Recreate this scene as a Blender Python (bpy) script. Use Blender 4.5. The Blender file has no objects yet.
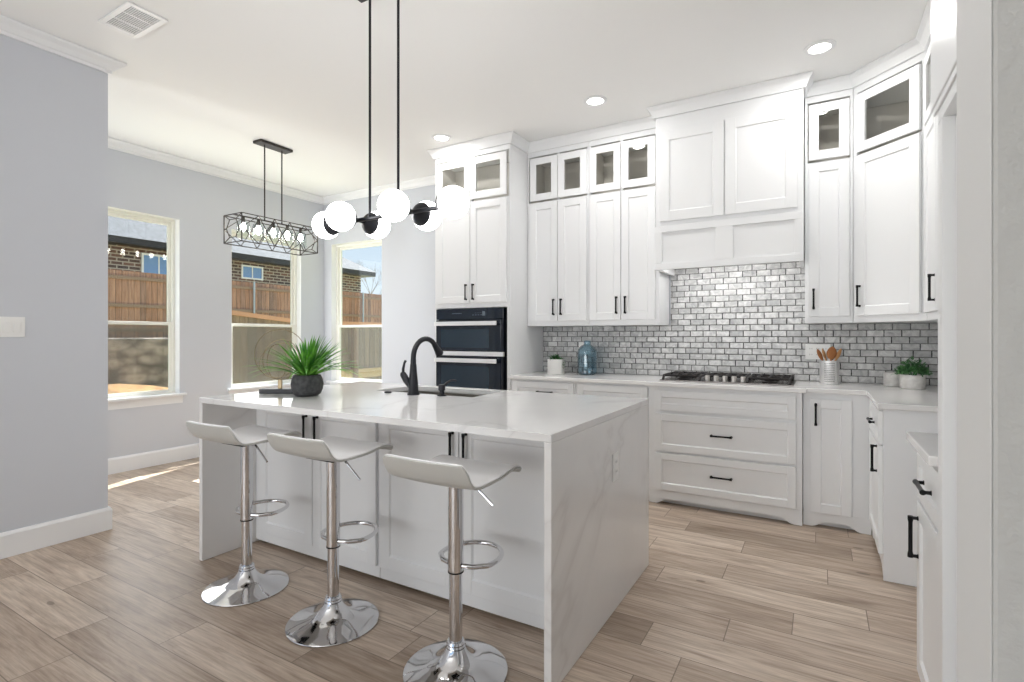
import bpy, bmesh, math, random
from mathutils import Vector, Matrix
PI = math.pi
R = math.radians
sc = bpy.context.scene
C = sc.collection

# ------------------------------------------------------------------ camera, world, sun, exposure
cam_d = bpy.data.cameras.new('camera'); cam = bpy.data.objects.new('camera', cam_d); C.objects.link(cam)
cam.location = (0, 0, 1.26); cam.rotation_euler = (R(90), 0, R(30.37))
cam_d.sensor_width = 36.0; cam_d.lens = 525.0 / 1024 * 36; cam_d.shift_y = -5.0 / 1024
cam_d.clip_start = 0.02; cam_d.clip_end = 200
sc.camera = cam

wd = bpy.data.worlds.new('sky'); sc.world = wd; wd.use_nodes = True
nt = wd.node_tree; nt.nodes.clear()
tc = nt.nodes.new('ShaderNodeTexCoord'); sp = nt.nodes.new('ShaderNodeSeparateXYZ')
rp = nt.nodes.new('ShaderNodeValToRGB'); bg = nt.nodes.new('ShaderNodeBackground'); ow = nt.nodes.new('ShaderNodeOutputWorld')
nt.links.new(tc.outputs['Generated'], sp.inputs[0]); nt.links.new(sp.outputs['Z'], rp.inputs[0])
rp.color_ramp.elements[0].position = 0.0; rp.color_ramp.elements[0].color = (0.80, 0.86, 0.92, 1)
rp.color_ramp.elements[1].position = 0.55; rp.color_ramp.elements[1].color = (0.36, 0.60, 0.92, 1)
nt.links.new(rp.outputs[0], bg.inputs[0]); bg.inputs[1].default_value = 0.62
nt.links.new(bg.outputs[0], ow.inputs[0])

sun_d = bpy.data.lights.new('sun', 'SUN'); sun = bpy.data.objects.new('sun', sun_d); C.objects.link(sun)
sun_d.energy = 14.0; sun_d.angle = R(0.3); sun_d.color = (1.0, 0.97, 0.93)
sun.rotation_euler = Vector((0.30, -1.0, -1.05)).to_track_quat('-Z', 'Y').to_euler()

def area_light(name, loc, rot, sx, sy, power, col=(1, 1, 1)):
    d = bpy.data.lights.new(name, 'AREA'); o = bpy.data.objects.new(name, d); C.objects.link(o)
    d.shape = 'RECTANGLE'; d.size = sx; d.size_y = sy; d.energy = power; d.color = col
    o.location = loc; o.rotation_euler = rot
    return o
# added fill lamp behind the camera, tilted up to brighten the ceiling
area_light('added_fill_behind_camera', (-1.9, -3.38, 1.25), (R(122), 0, 0), 3.6, 1.6, 48, (1.0, 0.99, 0.97))
# added dining-side fill lamp beyond the partition; then daylight at the two tall windows
area_light('added_fill_dining_side', (-4.85, -3.38, 1.25), (R(112), 0, 0), 1.1, 1.8, 52, (0.97, 0.99, 1.0))
for wy in (2.43, 3.87): area_light('daylight_window', (-5.60, wy, 1.55), (R(90), 0, R(-90)), 0.8, 1.6, 6, (0.97, 0.99, 1.0))

vs = sc.view_settings
vs.view_transform = 'Standard'; vs.look = 'None'; vs.gamma = 1.0; vs.use_curve_mapping = False
vs.exposure = 0.93
sc.cycles.use_denoising = True
sc.cycles.max_bounces = 10; sc.cycles.diffuse_bounces = 6; sc.cycles.glossy_bounces = 5
sc.cycles.transparent_max_bounces = 16
sc.cycles.caustics_reflective = False; sc.cycles.caustics_refractive = False
sc.cycles.sample_clamp_indirect = 6.0

# ------------------------------------------------------------------ materials
def lin(c):
    return tuple(((x / 255) / 12.92 if x / 255 <= 0.04045 else ((x / 255 + 0.055) / 1.055) ** 2.4) for x in c)
def mat(name, rgb=(200, 200, 200), rough=0.5, metal=0.0, spec=0.5, emit=None, es=0.0, trans=0.0, noise=None, bump=None, coat=0.0):
    """rgb is an sRGB triple. noise=(scale, second rgb, detail); bump=(scale, strength, distance)"""
    m = bpy.data.materials.new(name); m.use_nodes = True
    t = m.node_tree; b = t.nodes['Principled BSDF']
    b.inputs['Base Color'].default_value = (*lin(rgb), 1); b.inputs['Roughness'].default_value = rough
    b.inputs['Metallic'].default_value = metal; b.inputs['Specular IOR Level'].default_value = spec
    b.inputs['Coat Weight'].default_value = coat
    if trans: b.inputs['Transmission Weight'].default_value = trans
    if emit: b.inputs['Emission Color'].default_value = (*lin(emit), 1); b.inputs['Emission Strength'].default_value = es
    tcn = t.nodes.new('ShaderNodeTexCoord')
    if noise:
        n = t.nodes.new('ShaderNodeTexNoise'); n.inputs['Scale'].default_value = noise[0]
        n.inputs['Detail'].default_value = noise[2] if len(noise) > 2 else 4
        r = t.nodes.new('ShaderNodeValToRGB'); r.color_ramp.elements[0].position = .35; r.color_ramp.elements[1].position = .65
        r.color_ramp.elements[0].color = (*lin(rgb), 1); r.color_ramp.elements[1].color = (*lin(noise[1]), 1)
        t.links.new(tcn.outputs['Object'], n.inputs['Vector']); t.links.new(n.outputs['Fac'], r.inputs[0])
        t.links.new(r.outputs[0], b.inputs['Base Color'])
    if bump:
        n = t.nodes.new('ShaderNodeTexNoise'); n.inputs['Scale'].default_value = bump[0]; n.inputs['Detail'].default_value = 3
        u = t.nodes.new('ShaderNodeBump'); u.inputs['Strength'].default_value = bump[1]; u.inputs['Distance'].default_value = bump[2]
        t.links.new(tcn.outputs['Object'], n.inputs['Vector']); t.links.new(n.outputs['Fac'], u.inputs['Height'])
        t.links.new(u.outputs[0], b.inputs['Normal'])
    return m

class G:
    """tiny node-graph helper"""
    def __init__(s, m): s.t = m.node_tree; s.b = s.t.nodes['Principled BSDF']
    def n(s, kind, **kw):
        x = s.t.nodes.new(kind)
        for k, v in kw.items(): setattr(x, k, v)
        return x
    def l(s, a, b): s.t.links.new(a, b)
    def math(s, op, a, b=None, c=None):
        x = s.n('ShaderNodeMath', operation=op)
        for i, v in enumerate((a, b, c)):
            if v is None: continue
            if isinstance(v, (int, float)): x.inputs[i].default_value = v
            else: s.l(v, x.inputs[i])
        return x.outputs[0]
    def ramp(s, fac, stops):
        x = s.n('ShaderNodeValToRGB'); e = x.color_ramp.elements
        while len(e) < len(stops): e.new(0.5)
        for i, (p, c) in enumerate(stops): e[i].position = p; e[i].color = (*lin(c), 1)
        s.l(fac, x.inputs[0]); return x.outputs[0]
    def mix(s, fac, a, b, mode='MIX'):
        x = s.n('ShaderNodeMix', data_type='RGBA', blend_type=mode)
        if isinstance(fac, (int, float)): x.inputs[0].default_value = fac
        else: s.l(fac, x.inputs[0])
        for i, v in ((6, a), (7, b)):
            if isinstance(v, tuple): x.inputs[i].default_value = (*lin(v), 1)
            else: s.l(v, x.inputs[i])
        return x.outputs[2]
    def comb(s, x_, y_, z_):
        x = s.n('ShaderNodeCombineXYZ')
        for i, v in enumerate((x_, y_, z_)):
            if isinstance(v, (int, float)): x.inputs[i].default_value = v
            else: s.l(v, x.inputs[i])
        return x.outputs[0]
    def noise(s, vec, scale=1.0, detail=4, rough=0.5, dist=0.0):
        x = s.n('ShaderNodeTexNoise'); x.inputs['Scale'].default_value = scale; x.inputs['Detail'].default_value = detail
        x.inputs['Roughness'].default_value = rough; x.inputs['Distortion'].default_value = dist
        s.l(vec, x.inputs['Vector']); return x.outputs['Fac']

def floor_material():
    m = mat('wood_look_plank_tile', rough=0.38, spec=0.45); g = G(m)
    tcn = g.n('ShaderNodeTexCoord'); s = g.n('ShaderNodeSeparateXYZ'); g.l(tcn.outputs['Object'], s.inputs[0])
    X, Y = s.outputs[0], s.outputs[1]
    W, L = 0.1985, 0.914
    row = g.math('DIVIDE', g.math('SUBTRACT', Y, 0.126), W)
    ri = g.math('FLOOR', row); rf = g.math('FRACT', row)
    wn = g.n('ShaderNodeTexWhiteNoise', noise_dimensions='1D'); g.l(ri, wn.inputs['W'])
    col = g.math('ADD', g.math('DIVIDE', X, L), g.math('MULTIPLY', wn.outputs['Value'], 1.0))
    ci = g.math('FLOOR', col); cf = g.math('FRACT', col)
    pid = g.n('ShaderNodeTexWhiteNoise', noise_dimensions='2D'); g.l(g.comb(ri, ci, 0), pid.inputs['Vector'])
    off = g.math('MULTIPLY', pid.outputs['Value'], 37.0)
    # grain, stretched along the plank
    gv = g.comb(g.math('ADD', g.math('MULTIPLY', X, 1.5), off), g.math('MULTIPLY', Y, 12.0), off)
    gr = g.noise(gv, 1.6, 9, 0.62, 0.8)
    gv2 = g.comb(g.math('ADD', g.math('MULTIPLY', X, 3.0), off), g.math('MULTIPLY', Y, 75.0), off)
    gr2 = g.noise(gv2, 1.5, 5, 0.6, 0.2)
    blot = g.noise(g.comb(g.math('ADD', g.math('MULTIPLY', X, 1.5), off), g.math('MULTIPLY', Y, 5.0), off), 1.2, 4, 0.5, 0.4)
    base = g.ramp(gr, [(0.25, (158, 138, 122)), (0.42, (196, 179, 163)), (0.56, (214, 199, 184)), (0.75, (230, 218, 205))])
    fine = g.ramp(gr2, [(0.32, (188, 182, 176)), (0.6, (255, 255, 255))])
    c1 = g.mix(0.6, base, fine, 'MULTIPLY')
    tint = g.ramp(pid.outputs['Value'], [(0.0, (206, 199, 192)), (0.35, (228, 222, 216)), (0.7, (244, 240, 236)), (1.0, (255, 253, 250))])
    c2 = g.mix(1.0, c1, tint, 'MULTIPLY')
    dk = g.ramp(blot, [(0.22, (165, 150, 138)), (0.42, (255, 255, 255))])
    c3 = g.mix(0.5, c2, dk, 'MULTIPLY')
    # knots
    kv = g.comb(g.math('ADD', g.math('MULTIPLY', X, 2.0), off), g.math('MULTIPLY', Y, 5.0), 0)
    vo = g.n('ShaderNodeTexVoronoi'); vo.inputs['Scale'].default_value = 1.0; g.l(kv, vo.inputs['Vector'])
    kn = g.math('LESS_THAN', g.math('ADD', vo.outputs['Distance'], g.math('MULTIPLY', gr, 0.05)), 0.085)
    c3 = g.mix(g.math('MULTIPLY', kn, 0.55), c3, (92, 80, 68))
    # joints
    jw = 0.0020
    e1 = g.math('LESS_THAN', g.math('MULTIPLY', g.math('MINIMUM', rf, g.math('SUBTRACT', 1.0, rf)), W), jw)
    e2 = g.math('LESS_THAN', g.math('MULTIPLY', g.math('MINIMUM', cf, g.math('SUBTRACT', 1.0, cf)), L), jw)
    j = g.math('MAXIMUM', e1, e2)
    c4 = g.mix(g.math('MULTIPLY', j, 0.85), c3, (116, 101, 88))
    g.l(c4, g.b.inputs['Base Color'])
    rr = g.math('ADD', 0.30, g.math('MULTIPLY', gr, 0.2)); g.l(rr, g.b.inputs['Roughness'])
    bp = g.n('ShaderNodeBump'); bp.inputs['Strength'].default_value = 0.35; bp.inputs['Distance'].default_value = 0.002
    g.l(g.math('SUBTRACT', g.math('MULTIPLY', gr2, 0.3), j), bp.inputs['Height']); g.l(bp.outputs[0], g.b.inputs['Normal'])
    return m

def quartz_material():
    m = mat('white_quartz', (228, 227, 226), rough=0.10, spec=0.5); g = G(m)
    tcn = g.n('ShaderNodeTexCoord'); v = tcn.outputs['Object']
    w = g.noise(v, 0.8, 5, 0.5, 0.9)
    d = g.math('ABSOLUTE', g.math('SUBTRACT', w, 0.5))
    vein = g.ramp(d, [(0.0, (219, 217, 216)), (0.010, (227, 226, 225)), (0.03, (232, 231, 230))])
    sp_ = g.noise(v, 5.0, 4, 0.6)
    c = g.mix(g.ramp(sp_, [(0.35, (0, 0, 0)), (0.7, (110, 110, 110))]), vein, (216, 214, 213))
    g.l(c, g.b.inputs['Base Color'])
    return m

def backsplash_material():
    m = mat('marble_brick_mosaic', rough=0.22); g = G(m)
    tcn = g.n('ShaderNodeTexCoord'); s = g.n('ShaderNodeSeparateXYZ'); g.l(tcn.outputs['Object'], s.inputs[0])
    U = g.math('ADD', s.outputs[0], s.outputs[1]); V = s.outputs[2]
    W, H = 0.104, 0.0485
    row = g.math('DIVIDE', g.math('SUBTRACT', V, 0.915), H); ri = g.math('FLOOR', row); rf = g.math('FRACT', row)
    wn = g.n('ShaderNodeTexWhiteNoise', noise_dimensions='1D'); g.l(ri, wn.inputs['W'])
    half = g.math('MULTIPLY', g.math('FLOORED_MODULO', ri, 2.0), 0.5)
    colx = g.math('ADD', g.math('ADD', g.math('DIVIDE', U, W), half), g.math('MULTIPLY', wn.outputs['Value'], 0.22))
    ci = g.math('FLOOR', colx); cf = g.math('FRACT', colx)
    pid = g.n('ShaderNodeTexWhiteNoise', noise_dimensions='2D'); g.l(g.comb(ri, ci, 0), pid.inputs['Vector'])
    ex = g.math('MULTIPLY', g.math('MINIMUM', cf, g.math('SUBTRACT', 1.0, cf)), W)
    ez = g.math('MULTIPLY', g.math('MINIMUM', rf, g.math('SUBTRACT', 1.0, rf)), H)
    edge = g.math('MINIMUM', ex, ez)
    wob = g.noise(tcn.outputs['Object'], 60, 3)
    jt = g.math('LESS_THAN', edge, g.math('ADD', 0.0012, g.math('MULTIPLY', wob, 0.004)))
    ve = g.noise(g.comb(U, V, g.math('MULTIPLY', pid.outputs['Value'], 9.0)), 16, 6, 0.6, 1.2)
    tile = g.ramp(ve, [(0.28, (168, 168, 170)), (0.46, (200, 200, 200)), (0.6, (222, 222, 221)), (0.8, (238, 238, 237))])
    tint = g.ramp(pid.outputs['Value'], [(0.0, (216, 216, 217)), (0.5, (238, 238, 238)), (1.0, (255, 255, 255))])
    c = g.mix(1.0, tile, tint, 'MULTIPLY')
    # metal/dark glass slivers at many of the upright joints
    pr = g.n('ShaderNodeTexWhiteNoise', noise_dimensions='2D'); g.l(g.comb(g.math('ADD', ri, 31.0), g.math('ROUND', colx), 0), pr.inputs['Vector'])
    dark = g.ramp(pr.outputs['Value'], [(0.45, (44, 44, 46)), (0.85, (110, 110, 108))])
    vert = g.math('LESS_THAN', ex, ez)
    jc = g.mix(vert, (122, 122, 121), dark)
    c = g.mix(jt, c, jc)
    g.l(c, g.b.inputs['Base Color'])
    bp = g.n('ShaderNodeBump'); bp.inputs['Strength'].default_value = 0.6; bp.inputs['Distance'].default_value = 0.004
    g.l(g.math('MINIMUM', edge, 0.005), g.n('ShaderNodeMath').inputs[0])
    g.l(g.math('MULTIPLY', g.math('MINIMUM', edge, 0.006), 160.0), bp.inputs['Height']); g.l(bp.outputs[0], g.b.inputs['Normal'])
    return m

def brick_material():
    m = mat('house_brick', rough=0.85); g = G(m)
    tcn = g.n('ShaderNodeTexCoord'); s = g.n('ShaderNodeSeparateXYZ'); g.l(tcn.outputs['Object'], s.inputs[0])
    b = g.n('ShaderNodeTexBrick'); b.inputs['Scale'].default_value = 1.0
    b.inputs['Brick Width'].default_value = 0.34; b.inputs['Row Height'].default_value = 0.12; b.inputs['Mortar Size'].default_value = 0.02
    b.inputs['Color1'].default_value = (*lin((120, 88, 76)), 1); b.inputs['Color2'].default_value = (*lin((66, 56, 56)), 1)
    b.inputs['Mortar'].default_value = (*lin((172, 162, 152)), 1); b.inputs['Bias'].default_value = 0.0
    g.l(g.comb(g.math('ADD', s.outputs[0], s.outputs[1]), s.outputs[2], 0), b.inputs['Vector'])
    g.l(b.outputs['Color'], g.b.inputs['Base Color']); return m

def board_material(name, a, b_, c_, width=0.14, axis=1):
    m = mat(name, rough=0.8); g = G(m)
    tcn = g.n('ShaderNodeTexCoord'); s = g.n('ShaderNodeSeparateXYZ'); g.l(tcn.outputs['Object'], s.inputs[0])
    U = s.outputs[axis]
    bi = g.math('FLOOR', g.math('DIVIDE', U, width)); bf = g.math('FRACT', g.math('DIVIDE', U, width))
    wn = g.n('ShaderNodeTexWhiteNoise', noise_dimensions='1D'); g.l(bi, wn.inputs['W'])
    base = g.ramp(wn.outputs['Value'], [(0.0, a), (0.5, b_), (1.0, c_)])
    n = g.noise(g.comb(g.math('MULTIPLY', U, 14.0), g.math('MULTIPLY', s.outputs[2], 1.2), bi), 1.5, 5, 0.6)
    c = g.mix(0.6, base, g.ramp(n, [(0.3, (140, 130, 125)), (0.65, (255, 255, 255))]), 'MULTIPLY')
    e = g.math('LESS_THAN', bf, 0.06)
    g.l(g.mix(e, c, (70, 56, 48)), g.b.inputs['Base Color']); return m

def stone_material():
    m = mat('stacked_stone', rough=0.9); g = G(m)
    tcn = g.n('ShaderNodeTexCoord'); s = g.n('ShaderNodeSeparateXYZ'); g.l(tcn.outputs['Object'], s.inputs[0])
    vo = g.n('ShaderNodeTexVoronoi', feature='F1'); vo.inputs['Scale'].default_value = 1.0
    vec = g.comb(g.math('MULTIPLY', s.outputs[1], 2.2), g.math('MULTIPLY', s.outputs[2], 5.0), 0)
    g.l(vec, vo.inputs['Vector'])
    n = g.noise(tcn.outputs['Object'], 5, 5)
    c = g.ramp(n, [(0.3, (150, 140, 130)), (0.5, (180, 168, 156)), (0.7, (205, 194, 182))])
    d = g.ramp(vo.outputs['Distance'], [(0.35, (255, 255, 255)), (0.75, (135, 130, 125))])
    g.l(g.mix(1.0, c, d, 'MULTIPLY'), g.b.inputs['Base Color']); return m

def glass_material(name, rgb=(235, 240, 240), refl=0.10, rough=0.0):
    m = bpy.data.materials.new(name); m.use_nodes = True; t = m.node_tree; t.nodes.clear()
    o = t.nodes.new('ShaderNodeOutputMaterial'); tr = t.nodes.new('ShaderNodeBsdfTransparent'); gl = t.nodes.new('ShaderNodeBsdfGlossy')
    tr.inputs[0].default_value = (*lin(rgb), 1); gl.inputs['Roughness'].default_value = rough
    fr = t.nodes.new('ShaderNodeLayerWeight'); fr.inputs[0].default_value = 0.5; pw = t.nodes.new('ShaderNodeMath'); pw.operation = 'POWER'; pw.inputs[1].default_value = 4.0; ad = t.nodes.new('ShaderNodeMath'); ad.operation = 'ADD'; ad.inputs[1].default_value = 0.04
    mx = t.nodes.new('ShaderNodeMixShader'); mu = t.nodes.new('ShaderNodeMath'); mu.operation = 'MULTIPLY'; mu.inputs[1].default_value = refl * 6
    t.links.new(fr.outputs['Facing'], pw.inputs[0]); t.links.new(pw.outputs[0], ad.inputs[0]); t.links.new(ad.outputs[0], mu.inputs[0]); t.links.new(mu.outputs[0], mx.inputs[0])
    t.links.new(tr.outputs[0], mx.inputs[1]); t.links.new(gl.outputs[0], mx.inputs[2]); t.links.new(mx.outputs[0], o.inputs[0])
    return m
def screen_material():
    m = bpy.data.materials.new('insect_screen_mesh'); m.use_nodes = True; t = m.node_tree; t.nodes.clear()
    o = t.nodes.new('ShaderNodeOutputMaterial'); tr = t.nodes.new('ShaderNodeBsdfTransparent'); df = t.nodes.new('ShaderNodeBsdfDiffuse')
    df.inputs[0].default_value = (*lin((150, 148, 144)), 1); mx = t.nodes.new('ShaderNodeMixShader'); mx.inputs[0].default_value = 0.24
    t.links.new(tr.outputs[0], mx.inputs[1]); t.links.new(df.outputs[0], mx.inputs[2]); t.links.new(mx.outputs[0], o.inputs[0]); return m

M = dict(
    ceiling=mat('ceiling_paint', (244, 244, 243), 0.9, spec=0.1),
    wall=mat('wall_paint_pale_grey', (206, 209, 215), 0.75, spec=0.2, bump=(90, 0.08, 0.002)),
    wall_tex=mat('wall_paint_grey_textured', (190, 190, 188), 0.8, spec=0.2, bump=(60, 0.8, 0.004)),
    trim=mat('trim_paint_white', (236, 237, 238), 0.35),
    cab=mat('cabinet_paint_white', (232, 233, 234), 0.33),
    cab_in=mat('cabinet_interior', (214, 211, 206), 0.7, spec=0.2),
    black=mat('black_metal', (18, 18, 20), 0.38, 0.6),
    blackm=mat('matte_black', (26, 27, 34), 0.42, 0.2),
    bronze=mat('dark_bronze', (62, 58, 56), 0.4, 0.7),
    chrome=mat('chrome', (222, 222, 224), 0.06, 1.0),
    steel=mat('brushed_steel', (236, 236, 236), 0.4, 0.7),
    sink=mat('sink_steel', (150, 145, 138), 0.35, 0.9),
    ovenblack=mat('oven_black_glass', (20, 30, 42), 0.05, 0.0, 0.5),
    ovenglass=mat('oven_door_glass', (32, 48, 60), 0.04, 0.0, 0.55),
    ovenblack2=mat('oven_black_enamel', (18, 22, 30), 0.18),
    seat=mat('stool_white_vinyl', (246, 246, 247), 0.3),
    seatback=mat('stool_shell_grey', (196, 196, 192), 0.3),
    globe=mat('opal_glass_globe', (255, 255, 255), 0.15, emit=(255, 255, 255), es=7.5),
    lens=mat('downlight_lens', (255, 255, 255), 0.4, emit=(255, 250, 242), es=6.0),
    bulb=mat('bulb_glow', (255, 255, 255), 0.3, emit=(255, 248, 238), es=25.0),
    clear=glass_material('clear_glass', (248, 250, 250), 0.12),
    pane=glass_material('window_glass', (246, 249, 249), 0.06),
    cabglass=glass_material('cabinet_glass', (250, 250, 248), 0.14),
    screen=screen_material(),
    vinyl=mat('window_vinyl_cream', (238, 237, 229), 0.4),
    pot=mat('charcoal_stone_pot', (78, 78, 80), 0.75, noise=(45, (54, 54, 57), 6), bump=(60, 0.5, 0.003)),
    soil=mat('soil', (52, 40, 30), 0.95, bump=(80, 0.8, 0.004)),
    leaf=mat('leaf_green', (112, 176, 62), 0.42, noise=(12, (44, 112, 38), 3)),
    leaf2=mat('succulent_green', (70, 128, 66), 0.5, noise=(30, (38, 88, 48), 3)),
    leaf3=mat('herb_green', (58, 108, 62), 0.5, noise=(25, (98, 148, 92), 3)),
    potw=mat('white_ceramic', (232, 231, 228), 0.35),
    potw2=mat('speckled_white_ceramic', (226, 224, 221), 0.35, noise=(30, (206, 203, 200), 4)),
    blueglass=glass_material('blue_glass', (222, 236, 242), 0.35, 0.06),
    brass=mat('antique_brass', (136, 122, 98), 0.35, 1.0),
    wood=mat('utensil_wood', (188, 128, 76), 0.55, noise=(12, (160, 100, 56), 4)),
    wood2=mat('utensil_wood_pale', (212, 164, 112), 0.55, noise=(12, (190, 140, 90), 4)),
    outlet=mat('outlet_plastic', (238, 238, 236), 0.35),
    slot=mat('outlet_slot', (40, 40, 42), 0.6),
    knob=mat('satin_knob', (190, 186, 182), 0.35, 0.8),
    cast=mat('cast_iron', (34, 31, 31), 0.55, 0.3),
    enamel=mat('cooktop_steel', (120, 116, 114), 0.25, 0.9),
    ventdark=mat('vent_shadow', (110, 112, 118), 0.8),
    roof=mat('roof_shingle', (58, 60, 65), 0.9, noise=(9, (82, 84, 90), 6)),
    roof2=mat('roof_shingle_tan', (150, 148, 140), 0.9, noise=(7, (172, 168, 158), 6)),
    fascia=mat('dark_fascia', (46, 44, 46), 0.6),
    mulch=mat('sandy_mulch', (166, 124, 72), 0.95, noise=(6, (126, 92, 52), 8), bump=(20, 0.8, 0.03)),
    grass=mat('dormant_lawn', (150, 146, 104), 0.95, noise=(4, (120, 124, 82), 8)),
    galv=mat('galvanised_post', (176, 182, 188), 0.45, 0.6),
    housewin=mat('house_window_sky_glass', (112, 150, 200), 0.08, 0.0, 0.8),  # blue of the reflected sky put into the pane colour
    floor=floor_material(), quartz=quartz_material(), splash=backsplash_material(), brick=brick_material(),
    fence=board_material('cedar_fence_boards', (176, 128, 104), (198, 150, 124), (150, 118, 106)),
    fence2=board_material('weathered_fence_boards', (140, 118, 98), (156, 132, 110), (126, 110, 94)),
    fence3=board_material('cedar_fence_boards_cross', (160, 126, 108), (186, 152, 130), (140, 120, 110), axis=0),
    stone=stone_material(),
)

# ------------------------------------------------------------------ mesh helpers
class MB:
    def __init__(s): s.bm = bmesh.new()
    def box(s, x0, x1, y0, y1, z0, z1):
        v = [s.bm.verts.new(p) for p in ((x0,y0,z0),(x1,y0,z0),(x1,y1,z0),(x0,y1,z0),(x0,y0,z1),(x1,y0,z1),(x1,y1,z1),(x0,y1,z1))]
        for f in ((0,3,2,1),(4,5,6,7),(0,1,5,4),(1,2,6,5),(2,3,7,6),(3,0,4,7)): s.bm.faces.new([v[i] for i in f])
        return s
    def prism(s, pts, z0, z1, M4=None):
        """polygon (x,y) extruded z0..z1, optional transform"""
        a = [Vector((p[0], p[1], z0)) for p in pts]; b = [Vector((p[0], p[1], z1)) for p in pts]
        if M4 is not None: a = [M4 @ p for p in a]; b = [M4 @ p for p in b]
        a = [s.bm.verts.new(p) for p in a]; b = [s.bm.verts.new(p) for p in b]; n = len(a)
        s.bm.faces.new(a[::-1]); s.bm.faces.new(b)
        for i in range(n): s.bm.faces.new((a[i], a[(i+1) % n], b[(i+1) % n], b[i]))
        return s
    def tube(s, pts, r, seg=10, closed=False, caps=True):
        pts = [Vector(p) for p in pts]; n = len(pts)
        rs = r if isinstance(r, (list, tuple)) else [r] * n
        rings = []; prev = None
        for i, p in enumerate(pts):
            if closed: t = (pts[(i+1) % n] - pts[i-1])
            else: t = (pts[min(i+1, n-1)] - pts[max(i-1, 0)])
            t.normalize()
            if prev is None:
                up = Vector((0, 0, 1)) if abs(t.z) < 0.9 else Vector((1, 0, 0))
                a = t.cross(up).normalized()
            else:
                a = (prev - t * prev.dot(t)).normalized()
            prev = a; b = t.cross(a)
            rings.append([s.bm.verts.new(p + (a * math.cos(2*PI*k/seg) + b * math.sin(2*PI*k/seg)) * rs[i]) for k in range(seg)])
        m = n if closed else n - 1
        for i in range(m):
            A, B = rings[i], rings[(i+1) % n]
            for k in range(seg): s.bm.faces.new((A[k], A[(k+1) % seg], B[(k+1) % seg], B[k]))
        if caps and not closed: s.bm.faces.new(rings[0][::-1]); s.bm.faces.new(rings[-1])
        return s
    def bar(s, a, b, w=0.006):
        a, b = Vector(a), Vector(b); t = (b - a).normalized()
        up = Vector((0, 0, 1)) if abs(t.z) < 0.9 else Vector((1, 0, 0))
        u = t.cross(up).normalized() * w / 2; v = t.cross(u).normalized() * w / 2
        A = [s.bm.verts.new(a + p) for p in (u+v, u-v, -u-v, -u+v)]; B = [s.bm.verts.new(b + p) for p in (u+v, u-v, -u-v, -u+v)]
        s.bm.faces.new(A[::-1]); s.bm.faces.new(B)
        for k in range(4): s.bm.faces.new((A[k], A[(k+1) % 4], B[(k+1) % 4], B[k]))
        return s
    def lathe(s, prof, c=(0, 0, 0), seg=32, M4=None):
        rings = []
        for r, z in prof:
            if r < 1e-6:
                p = Vector((c[0], c[1], c[2]+z)); rings.append([s.bm.verts.new(M4 @ p if M4 is not None else p)])
            else:
                ring = []
                for k in range(seg):
                    p = Vector((c[0] + r*math.cos(2*PI*k/seg), c[1] + r*math.sin(2*PI*k/seg), c[2]+z))
                    ring.append(s.bm.verts.new(M4 @ p if M4 is not None else p))
                rings.append(ring)
        for A, B in zip(rings, rings[1:]):
            if len(A) == 1 and len(B) == 1: continue
            for k in range(seg):
                k2 = (k+1) % seg
                if len(A) == 1: s.bm.faces.new((A[0], B[k], B[k2]))
                elif len(B) == 1: s.bm.faces.new((A[k], A[k2], B[0]))
                else: s.bm.faces.new((A[k], A[k2], B[k2], B[k]))
        return s
    def sphere(s, c, r, seg=32, rings=16):
        return s.lathe([(r*math.sin(PI*i/rings), -r*math.cos(PI*i/rings)) for i in range(rings+1)], c, seg)
    def sweep(s, path, prof, closed=False):
        """profile [(out, z)] swept along plan path; 'out' goes to the right-hand side of travel"""
        path = [Vector((p[0], p[1])) for p in path]; n = len(path); cols = []
        def nrm(a, b):
            d = (b - a).normalized(); return Vector((d.y, -d.x))
        for i, p in enumerate(path):
            if i == 0 and not closed: m = nrm(path[0], path[1])
            elif i == n-1 and not closed: m = nrm(path[-2], path[-1])
            else:
                a = nrm(path[i-1], p); b = nrm(p, path[(i+1) % n]); m = (a + b); m = m / max(m.dot(a), 0.2) if m.length > 1e-6 else a
            cols.append([s.bm.verts.new((p.x + m.x*o, p.y + m.y*o, z)) for o, z in prof])
        k = len(prof)
        for i in range(n if closed else n-1):
            A, B = cols[i], cols[(i+1) % n]
            for j in range(k): s.bm.faces.new((A[j], A[(j+1) % k], B[(j+1) % k], B[j]))
        if not closed: s.bm.faces.new(cols[0]); s.bm.faces.new(cols[-1][::-1])
        return s
    def build(s, name, m, parent=None, bevel=0.0, smooth=False, loc=None, rotz=0, seg=2):
        bmesh.ops.recalc_face_normals(s.bm, faces=s.bm.faces)
        me = bpy.data.meshes.new(name); s.bm.to_mesh(me); s.bm.free()
        o = bpy.data.objects.new(name, me); C.objects.link(o)
        for mm in (m if isinstance(m, (list, tuple)) else [m]): me.materials.append(mm)
        if parent: o.parent = parent
        if loc: o.location = loc
        if rotz: o.rotation_euler = (0, 0, rotz)
        if smooth:
            me.polygons.foreach_set('use_smooth', [True] * len(me.polygons))
            md = o.modifiers.new('edges', 'EDGE_SPLIT'); md.split_angle = R(38)
        if bevel:
            b = o.modifiers.new('bevel', 'BEVEL'); b.width = bevel; b.segments = seg; b.limit_method = 'ANGLE'; b.angle_limit = R(50)
        return o

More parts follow.
